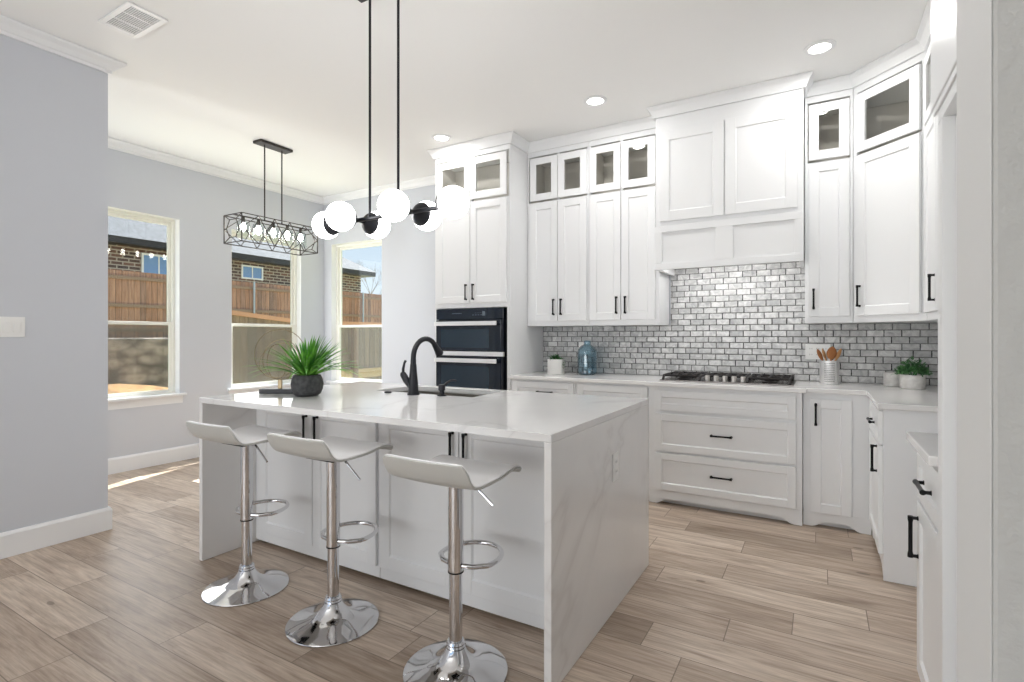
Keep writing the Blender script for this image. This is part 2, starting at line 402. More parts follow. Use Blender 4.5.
def tag(o, label, cat, group=None, kind=None):
    if label: o['label'] = label
    if cat: o['category'] = cat
    if group: o['group'] = group
    if kind: o['kind'] = kind
    return o
def thing(name, label, cat, loc=(0, 0, 0), rotz=0, group=None):
    o = bpy.data.objects.new(name, None); C.objects.link(o); o.location = loc; o.rotation_euler = (0, 0, rotz)
    o.empty_display_size = 0.1
    return tag(o, label, cat, group)
def struct(o, label=None):
    o['kind'] = 'structure'
    if label: o['label'] = label
    return o
def dup(root, loc, rotz, label, parent=None):
    r = root.copy(); C.objects.link(r); r.location = loc; r.rotation_euler = (0, 0, rotz); r['label'] = label
    for ch in list(root.children):
        c = ch.copy(); C.objects.link(c); c.parent = r
        for g in list(ch.children):
            d = g.copy(); C.objects.link(d); d.parent = c
    return r

# ------------------------------------------------------------------ the room
CZ = 3.05; XL = -5.58; YW = 4.67; YB = 4.64; XP = -4.0; XR = 0.885
struct(MB().box(-5.73, 2.4, -3.4, 4.82, -0.12, 0.0).build('floor', M['floor']), 'pale brown wood-look plank floor')
struct(MB().box(-5.73, 2.4, -3.4, 4.82, CZ, CZ+0.15).build('ceiling', M['ceiling']), 'smooth white ceiling')

W1 = (1.98, 2.88); W2 = (3.42, 4.32); WZ = (0.66, 2.44); W3 = (-5.44, -4.555)
b = MB(); xo, xi = XL-0.15, XL
b.box(xo, xi, -3.4, W1[0], 0, CZ).box(xo, xi, W1[1], W2[0], 0, CZ).box(xo, xi, W2[1], YW, 0, CZ)
for w in (W1, W2): b.box(xo, xi, w[0], w[1], 0, WZ[0]).box(xo, xi, w[0], w[1], WZ[1], CZ)
struct(b.build('wall_left', M['wall']), 'pale grey wall holding two tall windows')
b = MB()
b.box(xo, W3[0], YW, YW+0.15, 0, CZ).box(W3[1], -3.22, YW, YW+0.15, 0, CZ).box(W3[0], W3[1], YW, YW+0.15, 0, WZ[0]).box(W3[0], W3[1], YW, YW+0.15, WZ[1], CZ)
b.box(-3.22, 2.4, YB, YW+0.15, 0, CZ)
struct(b.build('wall_back', M['wall']), 'pale grey wall behind the ovens and range')
struct(MB().box(XP-0.13, XP, -3.4, 1.62, 0, CZ).build('wall_partition', M['wall']), 'blue-grey partition wall at the left edge')
struct(MB().box(XR, XR+0.13, 0.86, YB, 0, CZ).build('wall_right', M['wall']), 'wall behind the right-hand cabinets')
b = MB().box(0.15, 2.4, 0.70, 0.855, 0, CZ)
w_ = struct(b.build('wall_near', M['wall_tex'], bevel=0.004), 'textured grey wall end at the right edge')
# unseen end wall behind the camera, its openings shaped to limit incoming light
b = MB().box(-5.73, -5.42, -3.52, -3.4, 0, CZ).box(-4.28, -3.75, -3.52, -3.4, 0, CZ).box(-0.05, 2.55, -3.52, -3.4, 0, CZ)
b.box(-5.42, -4.28, -3.52, -3.4, 2.4, CZ).box(-3.75, -0.05, -3.52, -3.4, 2.4, CZ)
struct(b.build('wall_front', M['wall']), 'unseen living-room wall with two openings shaped for the light')
struct(MB().box(2.4, 2.55, -3.4, 0.86, 0, CZ).build('wall_added_side', M['wall']), 'unseen side wall added to keep light off the partition')  # unseen wall added to block outside light from the partition
# white cased reveal on the near wall's end
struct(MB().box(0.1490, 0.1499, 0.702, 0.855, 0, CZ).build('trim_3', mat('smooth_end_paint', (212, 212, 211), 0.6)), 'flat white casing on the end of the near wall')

# crown (height .075, projection .09) and baseboards
def crown_prof(h=0.08, p=0.075):
    z = CZ - 0.002
    return [(0.0, z), (p, z), (p, z-0.012), (p*0.86, z-0.022), (p*0.6, z-h*0.42), (p*0.34, z-h*0.72), (p*0.2, z-h*0.78), (p*0.17, z-h), (0.0, z-h)]
e = 0.0015
struct(MB().sweep([(XP+e, -3.4), (XP+e, 1.62+e), (XP-0.13-e, 1.62+e), (XP-0.13-e, -3.4)], crown_prof()).build('trim_1', M['trim']), 'white crown moulding wrapping the partition wall')
struct(MB().sweep([(XL+e, -3.4), (XL+e, YW-e), (-3.22, YW-e)], crown_prof()).build('trim_2', M['trim']), 'white crown moulding above the windows')
bp = [(0, 0.001), (0.016, 0.001), (0.016, 0.128), (0.012, 0.138), (0.008, 0.146), (0, 0.146)]
struct(MB().sweep([(XP+e, -3.4), (XP+e, 1.62+e), (XP-0.13-e, 1.62+e), (XP-0.13-e, -3.4)], bp).build('baseboard_partition', M['trim']))
struct(MB().sweep([(XL+e, -3.4), (XL+e, YW-e), (-3.22, YW-e)], bp).build('baseboard_left', M['trim']))

# ---- windows (built in local frame: x along the wall, y outward, z up; origin at opening's lower left, inner wall face)
def window(name, loc, rotz, w, sill=True, label=None):
    t = thing(name, None, None, loc, rotz); struct(t, label)
    h = WZ[1]-WZ[0]; fy0, fy1 = 0.075, 0.135; f = 0.032
    b = MB()
    b.box(0.001, f, fy0, fy1, 0.001, h-0.001).box(w-f, w-0.001, fy0, fy1, 0.001, h-0.001).box(f, w-f, fy0, fy1, 0.001, f).box(f, w-f, fy0, fy1, h-f, h-0.001)
    b.build('window_frame', M['vinyl'], t, 0.003)
    mid = 0.725
    def sash(z0, z1, y0, y1, name):
        s = 0.030; b = MB()
        b.box(f, f+s, y0, y1, z0, z1).box(w-f-s, w-f, y0, y1, z0, z1).box(f+s, w-f-s, y0, y1, z0, z0+s).box(f+s, w-f-s, y0, y1, z1-s, z1)
        o = b.build(name, M['vinyl'], t, 0.003)
        MB().box(f+s, w-f-s, (y0+y1)/2-0.002, (y0+y1)/2+0.002, z0+s, z1-s).build('pane', M['pane'], o)
        return o
    sash(f, mid+0.016, 0.078, 0.100, 'lower_sash')
    sash(mid-0.016, h-f, 0.104, 0.126, 'upper_sash')
    MB().box(f, w-f, 0.129, 0.1305, f, mid).build('insect_screen', M['screen'], t)
    # white drywall return boards and stool
    b = MB().box(0.001, 0.004, 0.001, fy0, 0.001, h-0.001).box(w-0.004, w-0.001, 0.001, fy0, 0.001, h-0.001).box(0.004, w-0.004, 0.001, fy0, h-0.004, h-0.001)
    b.build('window_return', M['trim'], t)
    MB().box(-0.05, w+0.05, -0.045, -0.001, 0.0, 0.024).box(0.002, w-0.002, -0.001, fy0, 0.002, 0.024).build('window_sill', M['trim'], t, 0.004)
    MB().sweep([(w+0.03, -0.001), (-0.03, -0.001)], [(0, -0.001), (0, -0.075), (0.010, -0.075), (0.014, -0.03), (0.026, -0.012), (0.026, -0.001)]).build('window_apron', M['trim'], t)
    return t
# left wall: outward is -X -> local +y must map to -X : rotate +90 (x-> +Y, y-> -X)
window('window_1', (XL, W1[0], WZ[0]), R(90), W1[1]-W1[0], label='double-hung window nearest the partition wall')
window('window_2', (XL, W2[0], WZ[0]), R(90), W2[1]-W2[0], label='double-hung window behind the ring sculpture')
window('window_3', (W3[0], YW, WZ[0]), 0, W3[1]-W3[0], label='double-hung window left of the wall ovens')

# ------------------------------------------------------------------ cabinets
def shaker(name, parent, x0, x1, z0, z1, m=None, fr=0.062, t=0.020, rec=0.009, glass=False, y=0.0):
    """front in local frame, back face at y, facing -y"""
    m = m or M['cab']; b = MB(); y1 = y-0.0005; y0 = y-t
    xa, xb, za, zb = x0+fr, x1-fr, z0+fr, z1-fr
    b.box(x0, xa, y0, y1, z0, z1).box(xb, x1, y0, y1, z0, z1).box(xa, xb, y0, y1, z0, za).box(xa, xb, y0, y1, zb, z1)
    if not glass:
        yr = y0+rec; k = 0.006
        v = [b.bm.verts.new(p) for p in ((xa, y0+0.002, za), (xb, y0+0.002, za), (xb, y0+0.002, zb), (xa, y0+0.002, zb))]
        i = [b.bm.verts.new(p) for p in ((xa+k, yr, za+k), (xb-k, yr, za+k), (xb-k, yr, zb-k), (xa+k, yr, zb-k))]
        for q in range(4): b.bm.faces.new((v[q], v[(q+1) % 4], i[(q+1) % 4], i[q]))
        b.bm.faces.new(i)
        b.box(xa, xb, yr+0.001, y1, za, zb)
    o = b.build(name, m, parent, 0.0022)
    if glass:
        MB().box(xa-0.004, xb+0.004, y0+0.009, y0+0.012, za-0.004, zb+0.004).build('glass_pane', M['cabglass'], o)
    return o
def handle(parent, x, z, y=-0.0205, L=0.145, horiz=False):
    b = MB(); h = L/2; so = 0.022
    def pt(s, d, w=0): return (x+s, y-d, z+w) if horiz else (x+w, y-d, z+s)
    for s in (-1, 1):
        b.tube([pt(s*(h-0.006), 0), pt(s*(h-0.006), 0.004), pt(s*(h-0.006), so)], [0.0085, 0.006, 0.0055], 10)
    b.tube([pt(-h, so), pt(-h+0.012, so), pt(-h+0.022, so), pt(h-0.022, so), pt(h-0.012, so), pt(h, so)], [0.0085, 0.0085, 0.0064, 0.0064, 0.0085, 0.0085], 10)
    return b.build('handle', M['black'], parent, smooth=True)
def apron(b, x0, x1, ztop, y0=0.0, y1=0.02, rise=0.038, foot=0.05):
    """valance with feet and ogee corners"""
    pts = [(x0, 0.0015), (x0+foot, 0.0015)]
    n = 8; w = min(0.09, (x1-x0)/3)
    for i in range(n+1):
        a = i/n; pts.append((x0+foot+w*a, 0.0015+rise*(0.5-0.5*math.cos(PI*a))))
    for i in range(n+1):
        a = 1-i/n; pts.append((x1-foot-w*a, 0.0015+rise*(0.5-0.5*math.cos(PI*a))))
    pts += [(x1-foot, 0.0015), (x1, 0.0015), (x1, ztop), (x0, ztop)]
    T = Matrix(((1, 0, 0, 0), (0, 0, -1, 0), (0, 1, 0, 0), (0, 0, 0, 1)))   # (x,y,z)->(x,-z,y)
    b.prism(pts, -y1, -y0, T)

def base_cab(name, label, loc, rotz, W, D, fronts, H=0.884, kick=0.10, feet=True, toe=False):
    t = thing(name, label, 'cabinet', loc, rotz)
    b = MB().box(0.001, W-0.001, 0, D, kick, H)
    b.box(0.02, W-0.02, 0.05, D, 0.0015, kick)
    b.build('cabinet_body', M['cab'], t, 0.0015)
    if feet:
        bb = MB(); apron(bb, 0.001, W-0.001, kick-0.0005); bb.build('valance', M['cab'], t, 0.0015)
    for kind, x0, x1, z0, z1, hd in fronts:
        fr = 0.058 if kind != 'drawer' else 0.05
        o = shaker('drawer' if kind == 'drawer' else 'door', t, x0, x1, z0, z1, fr=fr)
        if hd: handle(o, hd[0], hd[1], horiz=(kind == 'drawer'))
    return t

def wall_cab(name, label, loc, rotz, W, D, z0, zs, z1, doors, frame_side=0.02, top=2.965):
    """loc z is 0; body solid z0..zs, display box with glass zs..z1, frieze to top. doors: list of (x0,x1,handle_x)"""
    t = thing(name, label, 'cabinet', loc, rotz); T = 0.018
    b = MB()
    b.box(0.001, W-0.001, 0, D, z0, zs)                                  # lower part
    b.box(0.001, T, 0, D, zs, z1+0.02).box(W-T, W-0.001, 0, D, zs, z1+0.02).box(T, W-T, D-0.01, D, zs, z1+0.02)
    b.box(0.001, W-0.001, 0, D, z1+0.02, top)
    for (a, c, _), (a2, c2, _2) in zip(doors, doors[1:]): b.box((c+a2)/2-0.012, (c+a2)/2+0.012, 0, 0.03, zs, z1+0.02)
    b.build('cabinet_body', M['cab'], t, 0.0015)
    MB().box(T+0.001, W-T-0.001, D-0.016, D-0.011, zs+0.001, z1+0.019).box(T+0.001, T+0.004, 0.031, D-0.017, zs+0.001, z1+0.019).box(W-T-0.004, W-T-0.001, 0.031, D-0.017, zs+0.001, z1+0.019).box(T+0.005, W-T-0.005, 0.031, D-0.017, zs+0.001, zs+0.004).build('interior_lining', M['cab_in'], t)
    for x0, x1, hx in doors:
        o = shaker('door', t, x0, x1, z0+0.045, zs-0.012)
        if hx is not None: handle(o, hx, z0+0.17)
        shaker('glass_door', t, x0, x1, zs+0.012, z1, glass=True)
    return t

YU = 4.31           # front of wall cabinets
D_U = YB-YU-0.002
# --- tall oven cabinet
t = thing('oven_cabinet', 'tall white cabinet built around the black wall ovens', 'cabinet', (-3.205, 4.0, 0))
W = 0.845; D = YB-4.0-0.002
b = MB(); b.box(0.001, W-0.001, 0.0, D, 0.1, 0.44).box(0.02, W-0.02, 0.05, D, 0.0015, 0.1)
b.box(0.001, 0.035, 0, D, 0.44, 1.52).box(W-0.035, W-0.001, 0, D, 0.44, 1.52)
b.box(0.001, W-0.001, 0, D, 1.52, 2.505)
b.box(0.001, 0.018, 0, D, 2.505, 2.92).box(W-0.018, W-0.001, 0, D, 2.505, 2.92).box(0.018, W-0.018, D-0.01, D, 2.505, 2.92).box(0.001, W-0.001, 0, D, 2.92, 2.965)
b.box(W/2-0.012, W/2+0.012, 0, 0.03, 2.505, 2.92)
b.build('cabinet_body', M['cab'], t, 0.0015)
MB().box(0.02, W-0.02, 0.3, 0.305, 2.507, 2.918).box(0.02, 0.023, 0.031, 0.299, 2.507, 2.918).box(W-0.023, W-0.02, 0.031, 0.299, 2.507, 2.918).build('interior_lining', M['cab_in'], t)
for x0, x1, hx in ((0.035, W/2-0.003, W/2-0.04), (W/2+0.003, W-0.035, W/2+0.04)):
    o = shaker('door', t, x0, x1, 1.565, 2.49); handle(o, hx, 1.665)
    shaker('glass_door', t, x0, x1, 2.52, 2.90, glass=True)
o = shaker('drawer', t, 0.035, W-0.035, 0.115, 0.425, fr=0.05); handle(o, W/2, 0.27, horiz=True)

# --- wall ovens
t = thing('wall_oven', 'black glass microwave and oven combination with bright steel handles', 'oven', (-3.172, 4.0, 0.45))
W = 0.752
MB().box(0.002, W-0.002, 0.012, 0.55, 0.003, 1.065).build('oven_body', M['ovenblack2'], t)
MB().box(0, W, -0.024, -0.001, 0.965, 1.063).build('control_panel', M['ovenblack'], t, 0.003)
mk = mat('oven_display_grey', (92, 104, 116), 0.4)
d = MB()
for i in range(5): d.box(0.42+i*0.03, 0.436+i*0.03, -0.0252, -0.0242, 1.0, 1.006)
for i in range(6): d.box(0.45+i*0.02, 0.458+i*0.02, -0.0252, -0.0242, 1.02, 1.024)
d.build('keypad', mk, t)
MB().box(0.19, 0.30, -0.0252, -0.0242, 1.017, 1.022).build('display', mk, t)
MB().box(0.53, 0.56, -0.0252, -0.0242, 0.995, 1.035).build('start_pad', mk, t)
def oven_door(name, z0, z1, hz):
    o = MB().box(0, W-0.025, -0.026, -0.001, z0, z1).build(name, M['ovenblack'], t, 0.003)
    MB().box(0.06, W-0.15, -0.0268, -0.0262, z0+0.03, z1-0.09).build('oven_window', M['ovenglass'], o)
    b = MB().box(0.012, W-0.045, -0.075, -0.062, hz-0.019, hz+0.019)
    for x in (0.04, W-0.085): b.box(x, x+0.02, -0.062, -0.0265, hz-0.008, hz+0.008)
    b.build('oven_handle', M['steel'], o, 0.003)
    MB().box(W-0.023, W, -0.024, -0.001, z0, z1).build('side_trim', M['ovenblack2'], t)
oven_door('microwave_door', 0.672, 0.960, 0.925)
oven_door('oven_door', 0.02, 0.622, 0.585)
MB().box(0, W, -0.028, -0.001, 0.627, 0.667).build('steel_vent_trim', M['steel'], t, 0.002)

# --- wall cabinets left of the hood
x0 = -2.359
wall_cab('wall_cabinet', 'white wall cabinet with glass-top doors beside the oven cabinet', (x0, YU, 0), 0, 0.614, D_U, 1.352, 2.495, 2.90,
         [(0.038, 0.317, 0.283), (0.323, 0.600, 0.357)])
wall_cab('wall_cabinet', 'white wall cabinet with glass-top doors beside the range hood', (x0+0.615, YU, 0), 0, 0.615, D_U, 1.352, 2.495, 2.90,
         [(0.012, 0.292, 0.258), (0.298, 0.584, 0.335)])

# --- hood cabinet
t = thing('range_hood', 'wide white panelled range hood above the cooktop', 'range hood', (-1.113, 4.13, 0))
W = 1.018; D = YB-4.13-0.002
b = MB().box(0.001, W-0.001, 0, D, 2.12, 2.965)
b.box(0.001, W-0.001, 0, 0.03, 1.78, 2.12).box(0.001, 0.03, 0.03, D, 1.78, 2.12).box(W-0.03, W-0.001, 0.03, D, 1.78, 2.12)
b.build('hood_body', M['cab'], t, 0.002)
MB().box(0.04, W-0.04, 0.04, D-0.02, 1.90, 1.93).build('hood_insert', M['steel'], t)
b = MB(); y0 = -0.02                                  # lower band with two recessed panels
b.box(0.0, W, y0, -0.001, 1.775, 1.825).box(0.0, W, y0, -0.001, 2.065, 2.115)
b.box(0.0, 0.055, y0, -0.001, 1.825, 2.065).box(W-0.055, W, y0, -0.001, 1.825, 2.065).box(W/2-0.06, W/2+0.06, y0, -0.001, 1.825, 2.065)
b.box(0.055, W/2-0.06, -0.009, -0.001, 1.825, 2.065).box(W/2+0.06, W-0.055, -0.009, -0.001, 1.825, 2.065)
b.build('hood_band', M['cab'], t, 0.002)
for a, c in ((0.035, W/2-0.003), (W/2+0.003, W-0.035)): shaker('door', t, a, c, 2.15, 2.85, fr=0.075)

d = bpy.data.lights.new('added_hood_lamp', 'AREA'); d.shape = 'RECTANGLE'; d.size = 0.7; d.size_y = 0.12; d.energy = 2.2; d.color = (1, 0.985, 0.96)  # lamp added under the hood to brighten cabinet side and backsplash
o = bpy.data.objects.new('added_hood_lamp', d); C.objects.link(o); o.parent = t; o.location = (W/2, 0.22, 1.895)
# --- right of the hood
wall_cab('wall_cabinet', 'narrow single-door white wall cabinet right of the range hood', (-0.092, YU, 0), 0, 0.291, D_U, 1.352, 2.495, 2.90, [(0.025, 0.27, 0.055)])
# diagonal corner cabinet (pentagon body)
t = thing('corner_wall_cabinet', 'diagonal white corner wall cabinet with a large glass upper door', 'cabinet', (0.2, YU, 0), R(-45))
def loc45(x, y):            # world -> local of the diagonal cabinet
    v = Matrix.Rotation(R(45), 2) @ Vector((x-0.2, y-YU)); return (v.x, v.y)
pent = [loc45(*p) for p in ((0.201, 4.311), (0.551, 3.961), (XR-0.002, 3.961), (XR-0.002, YB-0.002), (0.201, YB-0.002))]
Wd = math.hypot(0.352, 0.352)
b = MB().prism(pent, 1.352, 2.495).prism(pent, 2.92, 2.965)
bk = [loc45(*p) for p in ((0.201, 4.311), (0.201, YB-0.002), (XR-0.002, YB-0.002), (XR-0.002, 3.961), (0.551, 3.961))]
for p, q in zip(bk, bk[1:]):
    d = (Vector(q)-Vector(p)).normalized(); n = Vector((d.y, -d.x))*0.012
    b.prism([p, q, (q[0]+n.x, q[1]+n.y), (p[0]+n.x, p[1]+n.y)], 2.495, 2.92)
b.box(0.003, 0.03, 0.0, 0.02, 2.495, 2.92).box(Wd-0.03, Wd-0.003, 0.0, 0.02, 2.495, 2.92)
b.build('cabinet_body', M['cab'], t, 0.0015)
ins = [loc45(*p) for p in ((0.225, 4.32), (0.225, YB-0.03), (XR-0.03, YB-0.03), (XR-0.03, 3.985), (0.57, 3.985))]
b = MB()
for p, q in zip(ins, ins[1:]):
    d = (Vector(q)-Vector(p)).normalized(); n = Vector((d.y, -d.x))*0.003
    b.prism([p, q, (q[0]+n.x, q[1]+n.y), (p[0]+n.x, p[1]+n.y)], 2.497, 2.918)
b.build('interior_lining', M['cab_in'], t)
o = shaker('door', t, 0.04, Wd-0.03, 1.397, 2.483); handle(o, 0.068, 1.53)
shaker('glass_door', t, 0.04, Wd-0.03, 2.507, 2.90, glass=True)
# right run wall cabinet
wall_cab('wall_cabinet', 'white wall cabinet on the right wall half hidden by the tall pantry', (0.5535, 3.956, 0), R(-90), 0.62, XR-0.5535-0.002, 1.352, 2.495, 2.90,
         [(0.03, 0.40, 0.372), (0.406, 0.59, None)])

# crown over all the cabinets, one continuous run; frieze then cove to the ceiling
zt = CZ-0.002
ccp = [(-0.05, zt), (0.055, zt), (0.055, zt-0.012), (0.048, zt-0.02), (0.036, zt-0.035), (0.024, zt-0.06), (0.018, zt-0.072), (0.014, zt-0.082), (-0.05, zt-0.082)]
f = 0.001
path = [(-3.205, YB-0.003), (-3.205, 4.0), (-2.360, 4.0), (-2.360, YU), (-1.114, YU), (-1.114, 4.13), (-0.094, 4.13), (-0.094, YU), (0.2, YU), (0.5525, 3.9575), (0.5525, 3.336)]
struct(MB().sweep(path[::-1], [(-o_, z_) for o_, z_ in ccp][::1]).build('trim_4', M['trim']), 'white crown moulding running along the cabinet tops')

# --- base cabinets
YF = 4.01; DB = YB-YF-0.002
base_cab('base_cabinet', 'white base cabinet next to the wall ovens behind the island', (-2.359, YF, 0), 0, 0.622, DB,
         [('drawer', 0.03, 0.605, 0.70, 0.865, (0.345, 0.785)), ('door', 0.03, 0.315, 0.115, 0.69, (0.28, 0.62)), ('door', 0.32, 0.605, 0.115, 0.69, (0.355, 0.62))])
base_cab('base_cabinet', 'white base cabinet between oven-side unit and cooktop drawers', (-1.736, YF, 0), 0, 0.615, DB,
         [('drawer', 0.02, 0.60, 0.70, 0.865, (0.31, 0.762)), ('door', 0.02, 0.305, 0.115, 0.69, (0.27, 0.62)), ('door', 0.31, 0.60, 0.115, 0.69, (0.345, 0.62))])
base_cab('drawer_cabinet', 'wide white three-drawer cabinet below the cooktop', (-1.120, 3.97, 0), 0, 1.022, YB-3.97-0.002,
         [('drawer', 0.05, 0.985, 0.705, 0.855, None), ('drawer', 0.05, 0.985, 0.405, 0.680, (0.52, 0.550)), ('drawer', 0.05, 0.985, 0.112, 0.388, (0.52, 0.257))], kick=0.105)
base_cab('base_cabinet', 'narrow white single-door base cabinet right of the cooktop drawers', (-0.097, YF, 0), 0, 0.381, DB,
         [('door', 0.045, 0.275, 0.10, 0.845, (0.075, 0.745))])
# right run: blind corner + drawer/door unit, seen nearly edge on
t = base_cab('base_cabinet', 'white drawer-over-door base cabinet on the right, ending in a grey side panel', (0.287, 4.008, 0), R(-90), 0.70, XR-0.287-0.002,
         [('drawer', 0.05, 0.64, 0.69, 0.865, (0.36, 0.775)), ('door', 0.05, 0.64, 0.112, 0.68, (0.57, 0.60))])
MB().box(0.7005, 0.712, -0.004, XR-0.287-0.004, 0.0015, 0.884).build('side_panel', M['cab'], t, 0.0015)
# near cabinet
t = base_cab('base_cabinet', 'nearest white base cabinet at the right edge with its own counter', (0.318, 2.352, 0), R(-90), 0.448, XR-0.318-0.002,
         [('drawer', 0.012, 0.436, 0.69, 0.86, (0.235, 0.775)), ('door', 0.012, 0.436, 0.075, 0.675, (0.05, 0.555))], kick=0.07)

# --- tall pantry at the right
t = thing('pantry_cabinet', 'tall white pantry frame at the right edge with a deep overhead box', 'cabinet', (0.29, 1.902, 0), R(-90))
b = MB()
D = XR-0.29-0.002
b.box(0.0, 0.065, 0, D, 0.0015, 1.86).box(0.49, 0.555, 0, D, 0.0015, 1.86).box(0.065, 0.49, 0.03, D, 0.0015, 0.06)
b.box(0.0, 0.555, 0, D, 1.86, 1.915)
b.build('pantry_frame', M['cab'], t, 0.002)
o = shaker('door', t, 0.067, 0.488, 0.07, 1.855, y=0.048, m=M['cab']); handle(o, 0.44, 1.05, y=0.0275)
b = MB().box(-0.045, 0.60, -0.010, D, 1.916, 2.965)
b.build('overhead_box', M['cab'], t, 0.004)
MB().box(-0.03, 0.585, -0.006, 0.0, 1.895, 1.9155).build('light_rail', M['trim'], t, 0.002)

# ------------------------------------------------------------------ countertops
ZT = 0.915; Z0 = 0.8855
pts = [(-2.358, YB-0.003), (-2.358, 3.965), (-1.14, 3.965), (-1.14, 3.925), (-0.075, 3.925), (-0.075, 3.975), (0.255, 3.975), (0.255, 3.27), (XR-0.003, 3.27), (XR-0.003, YB-0.003)]
tag(MB().prism(pts, Z0, ZT).build('countertop', M['quartz'], bevel=0.004), 'white quartz L-shaped worktop along the tiled back wall', 'countertop')
tag(MB().box(0.27, XR-0.003, 1.906, 2.365, Z0, ZT).build('countertop', M['quartz'], bevel=0.004), 'short white quartz worktop on the nearest right cabinet', 'countertop')

# backsplash (wall tile, part of the setting)
b = MB().box(-2.357, -1.115, YB-0.010, YB-0.001, ZT+0.001, 1.351).box(-1.115, -0.093, YB-0.010, YB-0.001, ZT+0.001, 1.90).box(-0.093, XR-0.001, YB-0.010, YB-0.001, ZT+0.001, 1.351)
b.box(XR-0.010, XR-0.001, 3.29, YB-0.010, ZT+0.001, 1.351)
struct(b.build('wall_backsplash', M['splash']), 'grey marble brick-pattern tile backsplash')

# ------------------------------------------------------------------ island
IX0, IX1, IY0, IY1 = -3.006, -0.81, 1.655, 2.87; TH = 0.03
sx0, sx1, sy0, sy1 = -2.44, -1.69, 2.44, 2.79
b = MB()
def ring_slab(b, xs, ys, z0, z1):
    # flat slab with a rectangular hole (shared vertices, no seams)
    X = [xs[0], xs[1], xs[2], xs[3]]; Y = [ys[0], ys[1], ys[2], ys[3]]
    v = {}
    for k, z in enumerate((z0, z1)):
        for i, x in enumerate(X):
            for j, y in enumerate(Y): v[i, j, k] = b.bm.verts.new((x, y, z))
    for i in range(3):
        for j in range(3):
            if i == 1 and j == 1: continue
            for k in (0, 1): b.bm.faces.new([v[i, j, k], v[i+1, j, k], v[i+1, j+1, k], v[i, j+1, k]])
    def side(a, c): b.bm.faces.new([v[(*a, 0)], v[(*c, 0)], v[(*c, 1)], v[(*a, 1)]])
    for i in range(3): side((i, 0), (i+1, 0)); side((i, 3), (i+1, 3)); side((0, i), (0, i+1)); side((3, i), (3, i+1))
    side((1, 1), (2, 1)); side((1, 2), (2, 2)); side((1, 1), (1, 2)); side((2, 1), (2, 2))
ring_slab(b, (IX0, sx0, sx1, IX1), (IY0, sy0, sy1, IY1), ZT-TH, ZT)
b.box(IX0, IX0+TH, IY0, IY1, 0.0015, ZT-TH-0.0003).box(IX1-TH, IX1, IY0, IY1, 0.0015, ZT-TH-0.0003)
isl = tag(b.build('island_countertop', M['quartz'], bevel=0.0025), 'large white quartz waterfall island top reaching the floor at both ends', 'countertop')

def island_cab(x0, x1, label):
    t = thing('island_cabinet', label, 'cabinet', (x0, 1.98, 0)); W = x1-x0
    MB().box(0.001, W-0.001, 0, 0.43, 0.020, ZT-TH-0.002).box(0.03, W-0.03, 0.07, 0.43, 0.0015, 0.020).build('cabinet_body', M['cab'], t, 0.0015)
    return t, W
t, W = island_cab(IX0+TH+0.001, -1.944, 'white island cabinet behind the left and middle stools')
m_ = W/2+0.0
xa, xg = 0.09, W/2+0.02
for a, c, hx in ((0.06, xg-0.003, xg-0.045), (xg+0.003, W-0.012, xg+0.045)):
    o = shaker('door', t, a, c, 0.085, 0.862, fr=0.062); handle(o, hx, 0.745)
t, W = island_cab(-1.943, IX1-TH-0.001, 'white island cabinet behind the rightmost stool')
for a, c, hx in ((0.012, W/2-0.044, W/2-0.075), (W/2-0.038, W-0.012, W/2+0.0)):
    o = shaker('door', t, a, c, 0.085, 0.862, fr=0.068); handle(o, hx, 0.745)
# sink-side cabinet (open topped)
t = thing('island_sink_cabinet', 'white sink-side cabinet on the far side of the island', 'cabinet', (-2.974, 2.412, 0))
Wc = 2.132
MB().box(0, Wc, 0.0, 0.018, 0.06, ZT-TH-0.002).box(0, Wc, 0.40, 0.418, 0.06, ZT-TH-0.002).box(0, 0.018, 0.018, 0.40, 0.06, ZT-TH-0.002).box(Wc-0.018, Wc, 0.018, 0.40, 0.06, ZT-TH-0.002).box(0.018, Wc-0.018, 0.018, 0.4, 0.06, 0.08).box(0.05, Wc-0.05, 0.03, 0.35, 0.0015, 0.06).build('cabinet_body', M['cab'], t)
# sink
t = thing('kitchen_sink', 'undermount stainless sink sunk in the island top', 'sink', ((sx0+sx1)/2, (sy0+sy1)/2, 0.66))
hw, hd = (sx1-sx0)/2+0.012, (sy1-sy0)/2-0.003
b = MB(); zr = ZT-TH-0.0015-0.66
b.box(-hw, -hw+0.012, -hd, hd, 0, zr).box(hw-0.012, hw, -hd, hd, 0, zr).box(-hw+0.012, hw-0.012, -hd, -hd+0.01, 0, zr).box(-hw+0.012, hw-0.012, hd-0.01, hd, 0, zr).box(-hw+0.012, hw-0.012, -hd+0.01, hd-0.01, 0, 0.01)
b.build('basin', M['sink'], t, 0.002)
MB().lathe([(0.045, 0.011), (0.045, 0.014), (0.03, 0.0145), (0.0, 0.0135)]).build('drain', M['steel'], t)

